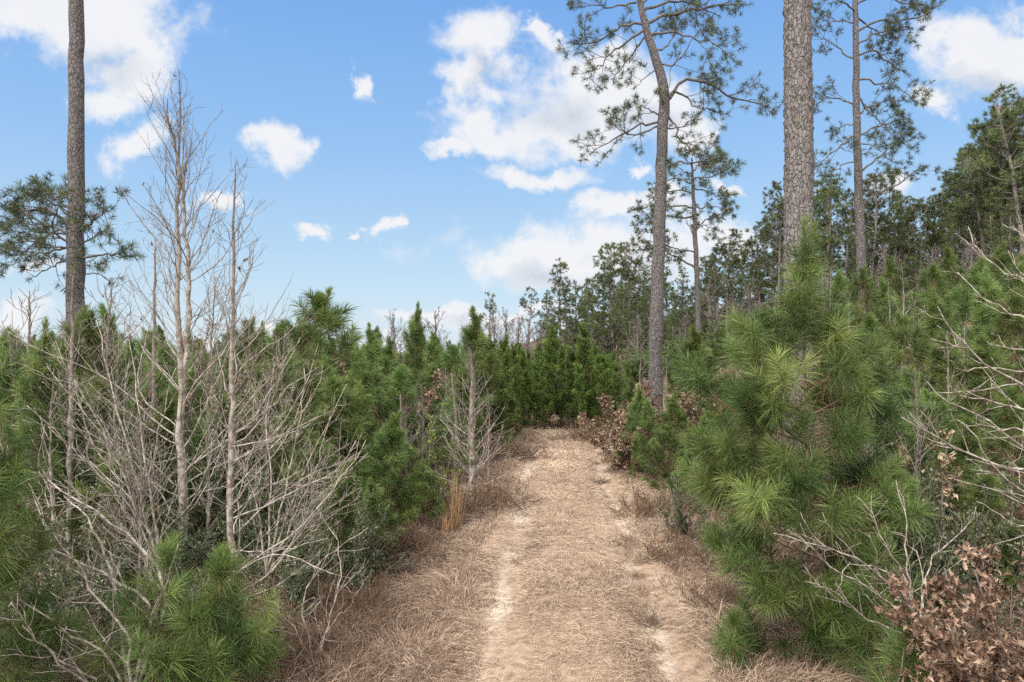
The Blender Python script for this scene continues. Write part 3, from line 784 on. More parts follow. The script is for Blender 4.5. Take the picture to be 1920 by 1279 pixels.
Y = 21.0
tr = trunk_px([(1228, 712, 27), (1231, 600, 25), (1234, 500, 24), (1238, 400, 22.5), (1240, 310, 21), (1242, 250, 20), (1245, 205, 19.5), (1248, 182, 20), (1243, 150, 18), (1235, 120, 17), (1222, 90, 15.5), (1212, 60, 14), (1205, 30, 12.5), (1198, 0, 11), (1192, -70, 9), (1196, -150, 6)], Y)
base, tr = with_base(tr, Y)
LC = [[(1255, 185), (1268, 157), (1290, 147), (1320, 152), (1345, 163), (1362, 180), (1395, 185), (1440, 200)],
      [(1228, 100), (1255, 84), (1268, 60), (1278, 42)], [(1212, 45), (1240, 27), (1280, 20), (1330, 12), (1400, 8)],
      [(1205, 45), (1180, 40), (1150, 60), (1120, 75), (1095, 85), (1070, 80)], [(1208, 55), (1175, 75), (1150, 100), (1120, 125), (1100, 135)],
      [(1192, 5), (1160, 15), (1120, 10), (1085, 5)], [(1238, 228), (1210, 230), (1180, 245), (1150, 262), (1108, 288)], [(1240, 215), (1215, 205), (1200, 200)],
      [(1246, 315), (1265, 305), (1300, 303), (1330, 310), (1362, 316)], [(1250, 215), (1268, 235), (1270, 260), (1285, 275), (1310, 290), (1345, 300)],
      [(1262, 170), (1290, 180), (1300, 198), (1330, 205), (1365, 215)], [(1244, 240), (1275, 240), (1300, 225)], [(1212, 70), (1250, 55), (1300, 70), (1340, 80), (1362, 102)],
      [(1240, 340), (1260, 335), (1300, 338)], [(1236, 125), (1205, 150), (1190, 165)], [(1215, 65), (1190, 90), (1180, 110), (1150, 150)], [(1235, 236), (1195, 255), (1160, 240), (1140, 240)],
      [(1200, 10), (1240, -20), (1300, -40)], [(1196, -20), (1150, -40), (1100, -50)], [(1240, 120), (1260, 130), (1275, 110), (1310, 60)], [(1205, 20), (1250, 0), (1290, 0), (1350, 30)],
      [(1194, -80), (1230, -130), (1270, -150)], [(1194, -100), (1160, -150), (1130, -160)]]
tall_pine('tall crooked pine whose trunk forks high above the right edge of the path', base, tr, [limb_px(l, Y, 1.3, lr) for l in LC], 101, group='tall pines beside the path', k2=4.2, k3=5.2, tuft=28, nl=0.18, nw=0.010)

Y = 10.6
tr = trunk_px([(1497, 760, 54), (1497, 600, 53), (1498, 300, 50), (1496, 100, 48), (1494, -60, 46), (1492, -300, 43), (1490, -560, 40)], Y)
base, tr = with_base(tr, Y)
tall_pine('thick straight pine trunk with plated grey bark behind the big bushy pine', base, tr, [], 102, bark='bark_big', group='tall pines beside the path', sides=44)

Y = 17.0
tr = trunk_px([(141, 640, 32), (142, 450, 30), (143, 250, 28), (143, 0, 25), (144, -150, 24), (145, -500, 20)], Y)
base, tr = with_base(tr, Y)
LL = [[(130, 468), (95, 462), (60, 450), (20, 455)], [(135, 425), (105, 400), (70, 390), (30, 405)], [(136, 440), (90, 430), (50, 475), (12, 500)], [(140, 405), (110, 375), (92, 360)],
      [(148, 430), (175, 410), (200, 395)], [(150, 485), (185, 480), (215, 475), (245, 480)], [(148, 520), (180, 510), (210, 530)], [(135, 480), (100, 500), (55, 525)], [(148, 460), (185, 440), (205, 425)],
      [(135, 450), (80, 415), (45, 400), (5, 430)], [(138, 430), (120, 395), (75, 365)], [(136, 462), (60, 480), (0, 470)], [(136, 440), (85, 440), (30, 380)], [(140, 470), (95, 425), (110, 380)]]
tall_pine('tall bare pine trunk with one spray of needled limbs at the far left', base, tr, [limb_px(l, Y, 1.2, lr) for l in LL], 103, bark='bark_mid', group='tall pines beside the path', k2=4.5, k3=5.0, tuft=30, nl=0.19, nw=0.010)

Y = 25.0
tr = trunk_px([(1615, 520, 18), (1611, 400, 16), (1608, 300, 14), (1606, 200, 12.5), (1605, 100, 11), (1604, 0, 9), (1602, -80, 7), (1600, -160, 3)], Y)
base, tr = with_base(tr, Y)
LS = [[(1605, 60), (1640, 35), (1690, 40), (1730, 30), (1765, 8)], [(1606, 85), (1650, 60), (1705, 50)], [(1605, 105), (1640, 90), (1670, 120), (1705, 142)], [(1606, 150), (1650, 155), (1690, 165), (1718, 192)],
      [(1607, 212), (1650, 190), (1702, 190)], [(1608, 255), (1650, 235), (1692, 230)], [(1610, 330), (1640, 300), (1670, 275), (1697, 263)], [(1612, 385), (1650, 360), (1690, 340), (1722, 316)],
      [(1605, 115), (1580, 95), (1545, 70), (1522, 65)], [(1603, 20), (1570, -2), (1540, -20)], [(1607, 200), (1580, 182), (1550, 180), (1530, 195), (1518, 208)], [(1608, 250), (1580, 270), (1555, 290), (1530, 312)],
      [(1609, 300), (1580, 310), (1545, 332)], [(1604, 10), (1650, -10), (1700, 5), (1740, 10)], [(1604, 30), (1640, 60), (1670, 80)], [(1606, 180), (1640, 220), (1680, 260)], [(1608, 270), (1640, 270), (1670, 300)], [(1607, 235), (1580, 235), (1560, 250)],
      [(1604, 40), (1570, 40), (1530, 20)], [(1610, 345), (1640, 330), (1680, 320)], [(1602, -60), (1650, -100)], [(1602, -60), (1550, -80)]]
tall_pine('slim tall hillside pine with thin layered limbs, right of the thick plated trunk', base, tr, [limb_px(l, Y, 1.6, lr) for l in LS], 104, group='tall pines beside the path', k2=4.0, k3=4.8, tuft=26, nl=0.18, nw=0.012)

Y = 36.0
tr = trunk_px([(1311, 640, 12), (1309, 580, 11), (1307, 520, 10), (1303, 440, 9), (1301, 380, 7.5), (1298, 330, 5.5), (1297, 297, 2.5)], Y)
base, tr = with_base(tr, Y)
LK = [[(1306, 475), (1275, 470), (1240, 458), (1205, 450)], [(1303, 445), (1290, 420), (1275, 400)], [(1303, 432), (1330, 405), (1362, 400)], [(1301, 405), (1270, 410), (1225, 400), (1190, 405)],
      [(1299, 362), (1270, 355), (1220, 370)], [(1298, 352), (1330, 360), (1362, 375)], [(1306, 505), (1280, 488), (1250, 472), (1192, 460)], [(1298, 322), (1320, 300), (1350, 300)], [(1298, 312), (1275, 290)],
      [(1302, 417), (1340, 430)], [(1299, 345), (1260, 330), (1240, 320)], [(1298, 335), (1340, 330), (1380, 310)], [(1300, 390), (1340, 385), (1370, 395)], [(1298, 330), (1265, 310)], [(1301, 390), (1250, 385), (1215, 420)], [(1297, 305), (1300, 280)]]
tall_pine('slender straight pine with thin crown, just right of the forked pine and farther off', base, tr, [limb_px(l, Y, 1.8, lr) for l in LK], 105, group='tall pines beside the path', k2=3.4, k3=3.8, tuft=22, nl=0.25, nw=0.022, sides=8)

# ------------------------------------------------------------------ distant tall pines on the hillside
FP = [Kind(lambda l, p: far_pine(l, p, 12, 201, 0.50, 1.9, 1.0, shape=.7), 12), Kind(lambda l, p: far_pine(l, p, 12, 202, 0.26, 2.3, 1.15, shape=1.2), 12),
      Kind(lambda l, p: far_pine(l, p, 12, 203, 0.36, 2.1, 1.25, shape=.9), 12), Kind(lambda l, p: far_pine(l, p, 12, 204, 0.60, 1.5, .9, shape=.7), 12),
      Kind(lambda l, p: far_pine(l, p, 12, 205, 0.16, 2.4, 1.3, shape=1.4), 12), Kind(lambda l, p: far_pine(l, p, 12, 206, 0.42, 2.6, 1.2, shape=.8), 12)]
far = [  # px, y, top py, variant
    (915, 95, 555, 3), (990, 110, 545, 3), (1050, 62, 494, 0), (1028, 70, 548, 4), (1085, 68, 532, 1), (1112, 64, 520, 2), (1150, 58, 455, 2), (1135, 74, 500, 4), (1172, 66, 500, 1), (1192, 55, 468, 5), (1205, 70, 495, 4), (1175, 50, 545, 4),
    (1222, 62, 470, 1), (1258, 58, 505, 1), (1280, 66, 500, 4), (1265, 48, 545, 4), (1332, 60, 480, 2), (1347, 56, 465, 0), (1362, 52, 440, 5), (1378, 64, 470, 1), (1402, 55, 462, 3), (1415, 48, 500, 0), (1432, 50, 425, 5), (1447, 58, 400, 2), (1460, 46, 365, 5), (1425, 62, 520, 4),
    (1320, 75, 520, 4), (1385, 70, 525, 4), (1475, 60, 385, 2), (1530, 52, 345, 5), (1545, 46, 330, 2), (1560, 60, 350, 1), (1582, 52, 375, 5), (1590, 64, 395, 4), (1630, 48, 330, 2), (1650, 58, 372, 1), (1668, 50, 385, 4), (1695, 54, 370, 2), (1708, 62, 400, 4), (1722, 50, 382, 0), (1745, 56, 385, 4), (1765, 50, 362, 2), (1780, 60, 340, 1),
    (1800, 46, 330, 5), (1822, 48, 292, 2), (1838, 56, 310, 4), (1852, 44, 288, 5), (1868, 52, 262, 1), (1888, 42, 228, 2), (1905, 48, 215, 1), (1922, 40, 172, 5), (1940, 44, 180, 2), (1965, 42, 160, 5), (1735, 44, 440, 4), (1785, 42, 430, 4), (1855, 40, 400, 4), (1900, 38, 380, 4), (1610, 44, 440, 4), (1515, 44, 430, 4)]
q_ = np.random.default_rng(66)
for px in range(1105, 1930, 30):
    far.append((px + q_.normal() * 8, 46 + 22 * q_.random(), np.interp(px, [1100, 1300, 1500, 1700, 1930], [560, 545, 470, 430, 330]) + q_.normal() * 18, int(q_.choice([4, 1, 2]))))
far += [(1702, 56, 372, 5), (1782, 55, 345, 5), (1846, 54, 292, 5), (1872, 56, 268, 2), (1897, 52, 224, 5), (1918, 54, 190, 2)]
for px in range(1010, 1500, 27):
    far.append((px + q_.normal() * 8, 38 + 16 * q_.random(), 575 + q_.normal() * 22, int(q_.choice([4, 4, 1]))))
names = auto_labels(far, 'distant tall pine', LM_FAR)
fr = np.random.default_rng(3)
for (px, y, top, v), nm in zip(far, names):
    if px == 915: nm = 'lone spindly far pine rising above the grey trees left of centre'
    if px == 1050: nm = 'flat-topped far pine with a bare lower trunk, standing highest beyond the path bend'
    g = ground_at(px, y); ztop = CAMZ + (639.5 - top) / F * y
    FP[v].put(g - [0, 0, .1], max(3.0, ztop - g[2]), nm, fr.random() * 6.28, 0.85 + 0.4 * fr.random(), 'tall pines on the far hillside')

# ------------------------------------------------------------------ bare trees
LP = lambda pts, y: trunk_px(pts, y)
def bare_at(label, px, y, stems, seed, **k):
    g = ground_at(px, y); st = []
    for s_ in stems:
        t_ = trunk_px([q[:3] for q in s_], y)
        if s_ is stems[0]: t_ = np.vstack([np.append(g - [0, 0, 0.05], t_[0, 3] * 1.1), t_])
        st.append(t_)
    return bare_tree(label, g - [0, 0, 0.02], st, seed, **k)

bare_at('tall twin-stemmed bare tree with pale lichen-covered branches, left of the path', 343, 8.8,
        [[(345, 1030, 18), (343, 900, 16), (340, 760, 13), (336, 650, 11), (333, 560, 9), (333, 480, 7.5), (336, 400, 6), (337, 300, 4.5), (337, 220, 3.2), (337, 132, 1.8)],
         [(342, 730, 10), (351, 640, 9.5), (354, 540, 8), (350, 450, 6.5), (345, 360, 5), (328, 270, 3.6), (312, 185, 1.8)]],
        301, spread=2.55, n1=64, t_lo=0.10, elev=(16, 72), k2=4.2, k3=6.0, thick=.6, power=.6, up=.65, side=.75, minlen=.12, leaves=45, tw=.0019)
bare_at('slim pale bare sapling right of the twin-stemmed tree, with long fanning branches', 430, 6.7,
        [[(428, 1235, 13), (432, 1000, 12), (434, 800, 9.5), (437, 600, 7), (438, 450, 5), (441, 305, 2)]], 302, spread=2.0, n1=50, t_lo=0.10, elev=(12, 68), thick=.62, power=.8, up=.6, k2=4.2, k3=6.0, minlen=.12, leaves=14, azbias=(0.25, 1.1), tw=.0022)
bare_at('bare pale sapling in front of the tall left trunk', 130, 9.0, [[(130, 1080, 10), (132, 800, 9), (135, 650, 7), (138, 560, 5), (139, 505, 2)]], 303, spread=1.7, n1=44, thick=.8, power=1.0, t_lo=.15, elev=(26, 60), tw=.0026)
bare_at('thin bare sapling just left of the twin-stemmed tree', 288, 11.0, [[(286, 900, 8), (288, 700, 7), (290, 560, 5), (291, 450, 2)]], 304, spread=1.0, n1=26, thick=.8, t_lo=.25, elev=(35, 66), bark='bark_grey', tw=.003)
bare_at('bare cone-shaped grey sapling at the left edge of the path', 885, 12.8, [[(885, 930, 13), (884, 800, 10), (886, 700, 6), (881, 652, 2.5)]], 305, spread=1.4, n1=60, t_lo=.07, elev=(22, 62), wig=.1, tw=.0035)
bare_at('thin bare grey sapling close behind the cone-shaped one', 852, 13.4, [[(852, 920, 7), (856, 800, 6), (850, 735, 4), (846, 700, 2)]], 306, spread=0.9, n1=26, t_lo=.2, elev=(28, 62), bark='bark_grey', tw=.003)
bare_at('leaning bare grey stem among the young pines, left of the yellowish shrub', 750, 13.0, [[(748, 900, 6), (752, 800, 5), (751, 740, 2.5)]], 307, spread=0.9, n1=16, t_lo=.3, elev=(15, 50), bark='bark_grey', tw=.003)

def branch_tree(label, base, limbs, seed, trunk=None, bark='bark_pale', name='bare_tree', cat='bare tree', k2=5.0, k3=5.0, thick=1.0, group=None):
    """a bare tree whose main branches are given, each a part with its twigs"""
    r = np.random.default_rng(seed); base = np.asarray(base, float); e = empty(name, base, label, cat, group)
    if trunk is not None:
        t = resample(trunk, 20); b = Buf(); b.tubes((t[:, :3] - base)[None], t[None, :, 3], 9, 0.2); b.obj('trunk', [M[bark]], e, True)
    for lp in limbs:
        L1 = resample(np.asarray(lp, float) - base, 14); L1[1:-1] += 0.012 * r.normal(size=(12, 3)); L1 = L1[None]; ln = plen(L1)[0]
        n2 = max(3, int(ln * k2)); t2 = .2 + .78 * r.random(n2); p, T = at(L1, np.zeros(n2, int), t2)
        l2 = (0.08 + 0.32 * ln * (1.05 - t2)) * (.5 + .8 * r.random(n2))
        B2 = grow(p, sidedir(T, np.radians(44 + 12 * r.normal(size=n2)), r, .2, .15), l2, 7, .25, .15, r)
        n3 = np.maximum(1, (l2 * k3).astype(int)); i3 = np.repeat(np.arange(n2), n3); p, T = at(B2, i3, .2 + .75 * r.random(len(i3)))
        l3 = .04 + .25 * l2[i3] * r.random(len(i3)) + .03
        B3 = grow(p, sidedir(T, np.radians(45 + 12 * r.normal(size=len(i3))), r, .2, .1), l3, 4, .2, .12, r)
        w = Buf(); w.tubes(L1, thick * (0.004 + .0055 * ln) * np.linspace(1, .3, 14)[None], 6, 0.1 + 0.3 * np.linspace(0, 1, 14)[None])
        w.tubes(B2, thick * (.0028 + .004 * l2)[:, None] * np.linspace(1, .5, 7)[None], 4, .3); w.tubes(B3, np.full((len(B3), 4), .0019), 3, .5)
        w.obj('branch', [M[bark]], e, True)
    return e

def pxl(pts, y0, y1):
    n = len(pts); return [W(a, b, y0 + (y1 - y0) * i / (n - 1)) for i, (a, b) in enumerate(pts)]

g = ground_at(2010, 5.6)
RT = [([(2010, 930), (1940, 890), (1870, 868), (1780, 838), (1690, 782)], 5.2), ([(2010, 790), (1950, 740), (1880, 700), (1800, 650), (1758, 575)], 5.1), ([(2010, 680), (1950, 610), (1890, 588), (1830, 550), (1795, 510)], 5.9), ([(2012, 600), (1960, 540), (1900, 518), (1840, 480), (1815, 425)], 6.2),
      ([(2010, 960), (1960, 870), (1900, 828), (1830, 772), (1770, 760), (1738, 715)], 5.6), ([(2008, 1010), (1960, 960), (1920, 922), (1870, 890), (1812, 800)], 5.0), ([(2012, 850), (1960, 790), (1900, 762), (1800, 742)], 4.9), ([(2012, 720), (1940, 660), (1885, 655), (1850, 640)], 6.3),
      ([(2012, 560), (1960, 480), (1920, 440), (1880, 420)], 6.4), ([(2010, 890), (1950, 820), (1905, 800), (1840, 800), (1780, 790)], 6.0), ([(2010, 1040), (1950, 1000), (1900, 985), (1830, 940)], 5.3), ([(2010, 770), (1940, 700), (1870, 690), (1790, 690)], 5.5), ([(2012, 640), (1950, 570), (1905, 500), (1890, 470)], 5.7)]
branch_tree('bare tree reaching in from the right with long pale crooked branches', g, [pxl(a, 5.6, b) for a, b in RT], 311,
            trunk=np.array([np.append(g, .06), np.append(W(2005, 850, 5.6), .05), np.append(W(2015, 600, 5.6), .04), np.append(W(2008, 300, 5.6), .02)]), k2=5.5)
g = ground_at(1720, 5.6)
BG = [([(1720, 1180), (1640, 1110), (1560, 1062), (1490, 1000)], 5.0), ([(1722, 1190), (1690, 1085), (1610, 1052), (1575, 1065), (1568, 1110)], 5.3), ([(1718, 1200), (1620, 1160), (1560, 1110), (1510, 1090)], 4.9), ([(1725, 1180), (1690, 1060), (1650, 1020), (1640, 960), (1605, 930)], 5.6), ([(1725, 1170), (1745, 1040), (1800, 1010), (1830, 950)], 5.9),
      ([(1722, 1180), (1700, 1040), (1695, 950), (1680, 900)], 5.9), ([(1720, 1170), (1660, 1080), (1590, 1040), (1450, 1000)], 5.2), ([(1720, 1190), (1660, 1150), (1600, 1090)], 5.8), ([(1725, 1170), (1730, 1060), (1690, 1000), (1650, 990)], 6.0)]
branch_tree('sprawling bare shrub with arching pale twigs against the lower right of the big bushy pine', g, [pxl(a, 5.6, b) for a, b in BG], 312, name='bare_shrub', cat='shrub', k2=6, thick=.8)
g = ground_at(240, 5.3)
BL = [([(240, 1330), (330, 1100), (250, 1010), (180, 960), (90, 900)], 6.0), ([(240, 1330), (300, 1120), (200, 1080), (110, 1030), (10, 1020)], 5.5), ([(240, 1320), (200, 1220), (110, 1180), (40, 1120), (0, 1110)], 4.9), ([(240, 1320), (250, 1180), (180, 1130), (150, 1050), (100, 1000)], 5.0), ([(240, 1330), (170, 1270), (80, 1230), (0, 1230)], 4.8),
      ([(240, 1330), (120, 1250), (60, 1190), (20, 1130)], 4.6), ([(240, 1310), (290, 1200), (330, 1130), (420, 1080)], 5.9), ([(240, 1320), (160, 1200), (60, 1120), (30, 1050)], 5.6), ([(240, 1310), (220, 1100), (170, 980), (120, 930)], 6.4), ([(240, 1310), (300, 1180), (280, 1060), (240, 1000)], 6.2)]
branch_tree('tangled bare shrub with white crusted branches in the lower left corner', g, [pxl(a, 5.3, b) for a, b in BL], 313, name='bare_shrub', cat='shrub', k2=6.5, thick=1.15)
g = ground_at(590, 6.4)
BR = [([(590, 1240), (560, 1130), (610, 1040), (690, 990)], 6.2), ([(590, 1240), (640, 1100), (640, 1020), (600, 960)], 6.8), ([(590, 1240), (540, 1160), (480, 1110), (440, 1050)], 6.0), ([(590, 1240), (610, 1180), (660, 1130), (690, 1080)], 6.0), ([(590, 1240), (520, 1200), (540, 1150), (590, 1120)], 5.8)]
branch_tree('small bare whitish shrub at the grass edge, right of the slim pale sapling', g, [pxl(a, 6.4, b) for a, b in BR], 314, name='bare_shrub', cat='shrub', k2=6, thick=.7)

g = ground_at(300, 7.7)
BA = [([(300, 1060), (230, 880), (165, 760), (105, 640)], 7.2), ([(300, 1060), (200, 900), (120, 820), (50, 760)], 7.0), ([(300, 1060), (240, 850), (205, 700), (180, 600)], 8.1), ([(300, 1060), (190, 950), (100, 900), (25, 870)], 6.9), ([(300, 1060), (270, 850), (255, 720), (240, 610)], 8.3), ([(300, 1060), (220, 900), (165, 820), (140, 715)], 7.6),
      ([(300, 1060), (200, 980), (130, 930), (60, 960)], 6.9), ([(300, 1060), (280, 900), (300, 780), (330, 690)], 7.3), ([(300, 1060), (250, 930), (180, 880), (90, 800)], 7.9), ([(300, 1060), (310, 950), (370, 850), (410, 760)], 7.3)]
branch_tree('wide bare shrub with a haze of fine whitish twigs, left of the twin-stemmed bare tree', g, [pxl(a, 7.7, b) for a, b in BA], 315, name='bare_shrub', cat='shrub', k2=7, k3=8, thick=.75)
g = ground_at(500, 7.4)
BB = [([(500, 1080), (560, 900), (610, 800), (650, 720)], 7.2), ([(500, 1080), (540, 900), (565, 780), (570, 690)], 7.8), ([(500, 1080), (590, 960), (650, 880), (690, 850)], 7.0), ([(500, 1080), (510, 900), (495, 780), (515, 680)], 7.9), ([(500, 1080), (580, 1000), (640, 950), (675, 930)], 6.9), ([(500, 1080), (480, 930), (440, 820), (400, 740)], 7.2), ([(500, 1080), (560, 950), (600, 860), (620, 770)], 7.7)]
branch_tree('bare shrub of fine pale twigs spreading from behind the slim pale sapling towards the path', g, [pxl(a, 7.4, b) for a, b in BB], 316, name='bare_shrub', cat='shrub', k2=7, k3=8, thick=.75)

# white bare saplings on the right hillside and the small grey ones farther off: copies of two
def sap_builder(seed, bark, spread, n1, thick=1.0):
    def f(l, p):
        st = np.array([[0, 0, 0, .022], [0.03, 0.02, .9, .018], [0, 0.04, 1.8, .011], [.03, 0, 2.6, .005]]); st[:, :3] += p
        return bare_tree(l, p, [st], seed, spread=spread, n1=n1, t_lo=.25, elev=(35, 68), bark=bark, split=False, tw=.0030, thick=thick * .8, k2=3.2, k3=2.5, group=None)
    return f
WS = [Kind(sap_builder(321, 'bark_pale', .9, 16), 2.6), Kind(sap_builder(322, 'bark_pale', 1.2, 20), 2.6), Kind(sap_builder(323, 'bark_grey', 1.5, 34), 2.6)]
white = [(1590, 17, 545, 0, 'white bare sapling just right of the thick plated trunk'), (1665, 18, 520, 0, 'white bare sapling left of the tallest white one on the hillside'), (1690, 17, 498, 1, 'tallest white bare sapling on the hillside, right of the slim pine'), (1712, 16.5, 560, 0, 'short white bare sapling right of the tallest white one'),
         (1810, 13, 590, 1, 'white forked bare sapling among the young pines near the long pale branches'), (1640, 11, 640, 1, 'white bare sapling close behind the right side of the big bushy pine'), (1625, 12.5, 700, 1, 'lower white bare sapling behind the right side of the big bushy pine'), (1200, 19, 650, 0, 'white bare sapling in front of the forked pine trunk'), (1252, 17, 668, 0, 'small white bare sapling just right of the forked pine base'),
         (1560, 20, 500, 1, 'white bare sapling half hidden by the thick plated trunk'), (1860, 14, 560, 0, 'thin white sapling below the ridge pines'), (1440, 24, 590, 1, 'pale bare sapling left of the thick plated trunk'), (700, 17, 690, 0, 'white bare stem beside the brown-leaved oak sapling'), (640, 15.5, 700, 1, 'pale bare stems behind the tall dark young pine'),
         (465, 15, 600, 2, 'grey bare sapling behind the slim pale sapling'), (210, 13, 520, 2, 'grey bare sapling right of the tall left trunk'), (60, 12, 545, 2, 'grey bare sapling at the far left edge'), (400, 12, 520, 2, 'grey bare sapling between the twin-stemmed tree and the slim sapling'), (530, 12, 620, 2, 'grey bare sapling right of the slim pale sapling')]
more = [(95, 7.6, 690), (225, 9.6, 620), (260, 7.4, 780), (385, 9.0, 720), (505, 10.0, 680), (585, 8.2, 830), (640, 10.2, 780), (790, 14, 720), (835, 15, 690), (915, 14.2, 730), (760, 12.2, 760), (20, 10.5, 620), (430, 11.5, 600), (1620, 9.6, 700), (1715, 9.0, 690), (1780, 10.5, 620), (1500, 16, 620)]
white += [(a_, b_, c_, 2 if k_ % 3 else 1, l_) for k_, ((a_, b_, c_), l_) in enumerate(zip(more, auto_labels(more, 'thin twiggy leafless sapling', LM_NEAR)))]
wr = np.random.default_rng(9)
for px, y, top, v, lab in white:
    g = ground_at(px, y); WS[v].put(g, CAMZ + (639.5 - top) / F * y - g[2], lab, wr.random() * 6.28, 0.9 + .3 * wr.random(), 'thin bare saplings')

# grey leafless hardwoods farther off
def hard_builder(seed):
    def f(l, p):
        st = np.array([[0, 0, 0, .16], [.1, 0, 2, .13], [0, .1, 4.2, .08], [.15, 0, 6.5, .02]]); st[:, :3] += p
        return bare_tree(l, p, [st], seed, spread=3.6, n1=34, t_lo=.22, elev=(30, 62), bark='bark_far', split=False, tw=.016, thick=1.3, k2=2.6, k3=2.2, power=.5, wig=.17)
    return f
HW = [Kind(hard_builder(331), 6.5), Kind(hard_builder(332), 6.5)]
hard = [(738, 42, 592), (815, 44, 590), (928, 70, 592), (950, 66, 588), (972, 62, 598), (990, 58, 606), (1012, 60, 612), (1075, 52, 625), (1195, 45, 600), (1345, 40, 575), (1372, 44, 560), (1395, 38, 585), (1425, 36, 570), (1330, 48, 540), (1405, 42, 540), (1455, 34, 560), (1110, 56, 610), (1150, 50, 600), (1285, 42, 590), (1545, 34, 500), (1660, 36, 470), (1745, 34, 470), (1820, 34, 450)]
LMH = [(775, 'the gap of sky above the brown-leaved oak sapling'), (950, 'the lone spindly far pine'), (1075, 'the flat-topped far pine'), (1228, 'the forked tall pine'), (1380, 'the paired hillside pines'), (1497, 'the thick plated trunk'), (1700, 'the slim hillside pine')]
for k, ((px, y, top), nm) in enumerate(zip(hard, auto_labels(hard, 'grey leafless tree', LMH))):
    g = ground_at(px, y); HW[k % 2].put(g, max(2.5, CAMZ + (639.5 - top) / F * y - g[2]), nm, fr.random() * 6.28, 0.9 + .3 * fr.random(), 'grey leafless trees beyond the young pines')

# ------------------------------------------------------------------ young pines
def put_young(label, px, y, top, R, seed, **k):
    g = ground_at(px, y); return young_pine(label, g - [0, 0, .02], CAMZ + (639.5 - top) / F * y - g[2], R, seed, **k)
put_young('big bushy young pine with long pale green needles, at the right edge of the path', 1528, 6.8, 452, 0.95, 401, shape=([0, .1, .29, .5, .62, .76, .86, 1], [.6, .75, 1.1, 1.12, .80, .30, .15, .06]), lead=2, side=.16, nl=0.22, nw=0.0046, dens=480, needle='needle_near', split=True, base=0.05, gap=0.31, nw_=(5, 7), elev=(-2, 44), b2=5.2, keep=0.36, up=0.5, pw=1.6, lowgap=.62)
put_young('small bright green young pine in front of the slim pale sapling', 412, 5.5, 1062, 0.66, 402, pw=1.4, nl=0.21, nw=0.004, dens=520, split=True, base=0.1, gap=0.26, nw_=(4, 5), elev=(30, 62), needle='needle_near')
put_young('small dark young pine left of the bright green one, low in the left foreground', 285, 5.4, 1050, 0.8, 403, pw=1.3, nl=0.21, nw=0.004, dens=480, split=True, base=0.08, gap=0.33, elev=(10, 58), nw_=(4, 5))
put_young('young pine cut off by the left edge, its long-needled boughs reaching in', -125, 4.9, 715, 0.95, 404, nl=0.22, nw=0.004, dens=560, split=True, base=0.1, gap=0.32, elev=(8, 52), b2=4.5, needle='needle_near')
put_young('tiny pale green pine in the bottom left corner', 15, 4.9, 1190, 0.32, 405, nl=0.17, nw=0.003, dens=360, base=0.1, gap=0.16, needle='needle_near')
put_young('bright green seedling pine between the big bushy pine and the brown oak', 1692, 5.0, 1165, 0.30, 406, nl=0.19, nw=0.003, dens=420, base=0.1, gap=0.17, needle='needle_near')
put_young('slim green seedling pine behind the sprawling bare shrub', 1640, 6.0, 1010, 0.42, 407, nl=0.19, nw=0.0032, dens=340, base=0.1, gap=0.22)
put_young('very small pine seedling in the grass at the foot of the big pine', 1375, 6.3, 1165, 0.26, 408, nl=0.15, nw=0.003, dens=330, base=0.05, gap=0.12, needle='needle_near')

def yk(seed, Ht, R, **k): return Kind(lambda l, p: young_pine(l, p, Ht, R, seed, **k), Ht)
MID = [yk(411, 3.2, 1.0, nl=.235, nw=.009, dens=330, gap=.42, b2=3), yk(412, 3.2, .9, nl=.23, nw=.009, dens=330, gap=.40, elev=(25, 62), b2=3, nw_=(4, 5)), yk(413, 3.2, 1.1, nl=.24, nw=.009, dens=330, gap=.45, elev=(12, 55), b2=3.2, nw_=(4, 5)),
       yk(414, 3.2, .95, nl=.225, nw=.009, dens=340, gap=.36, base=.16, b2=3, pw=1.05)]
ROW = [yk(421, 3.4, .68, nl=.17, nw=.013, dens=240, gap=.3, base=.08, elev=(40, 74), needle='needle_row', b2=3, nw_=(4, 5), pw=.75), yk(422, 3.4, .6, nl=.17, nw=.013, dens=240, gap=.29, base=.12, elev=(45, 75), needle='needle_row', b2=3, nw_=(4, 5), pw=.75),
       yk(423, 3.4, .75, nl=.17, nw=.013, dens=240, gap=.32, base=.06, elev=(35, 72), needle='needle_row', b2=3, nw_=(4, 5), pw=.75)]
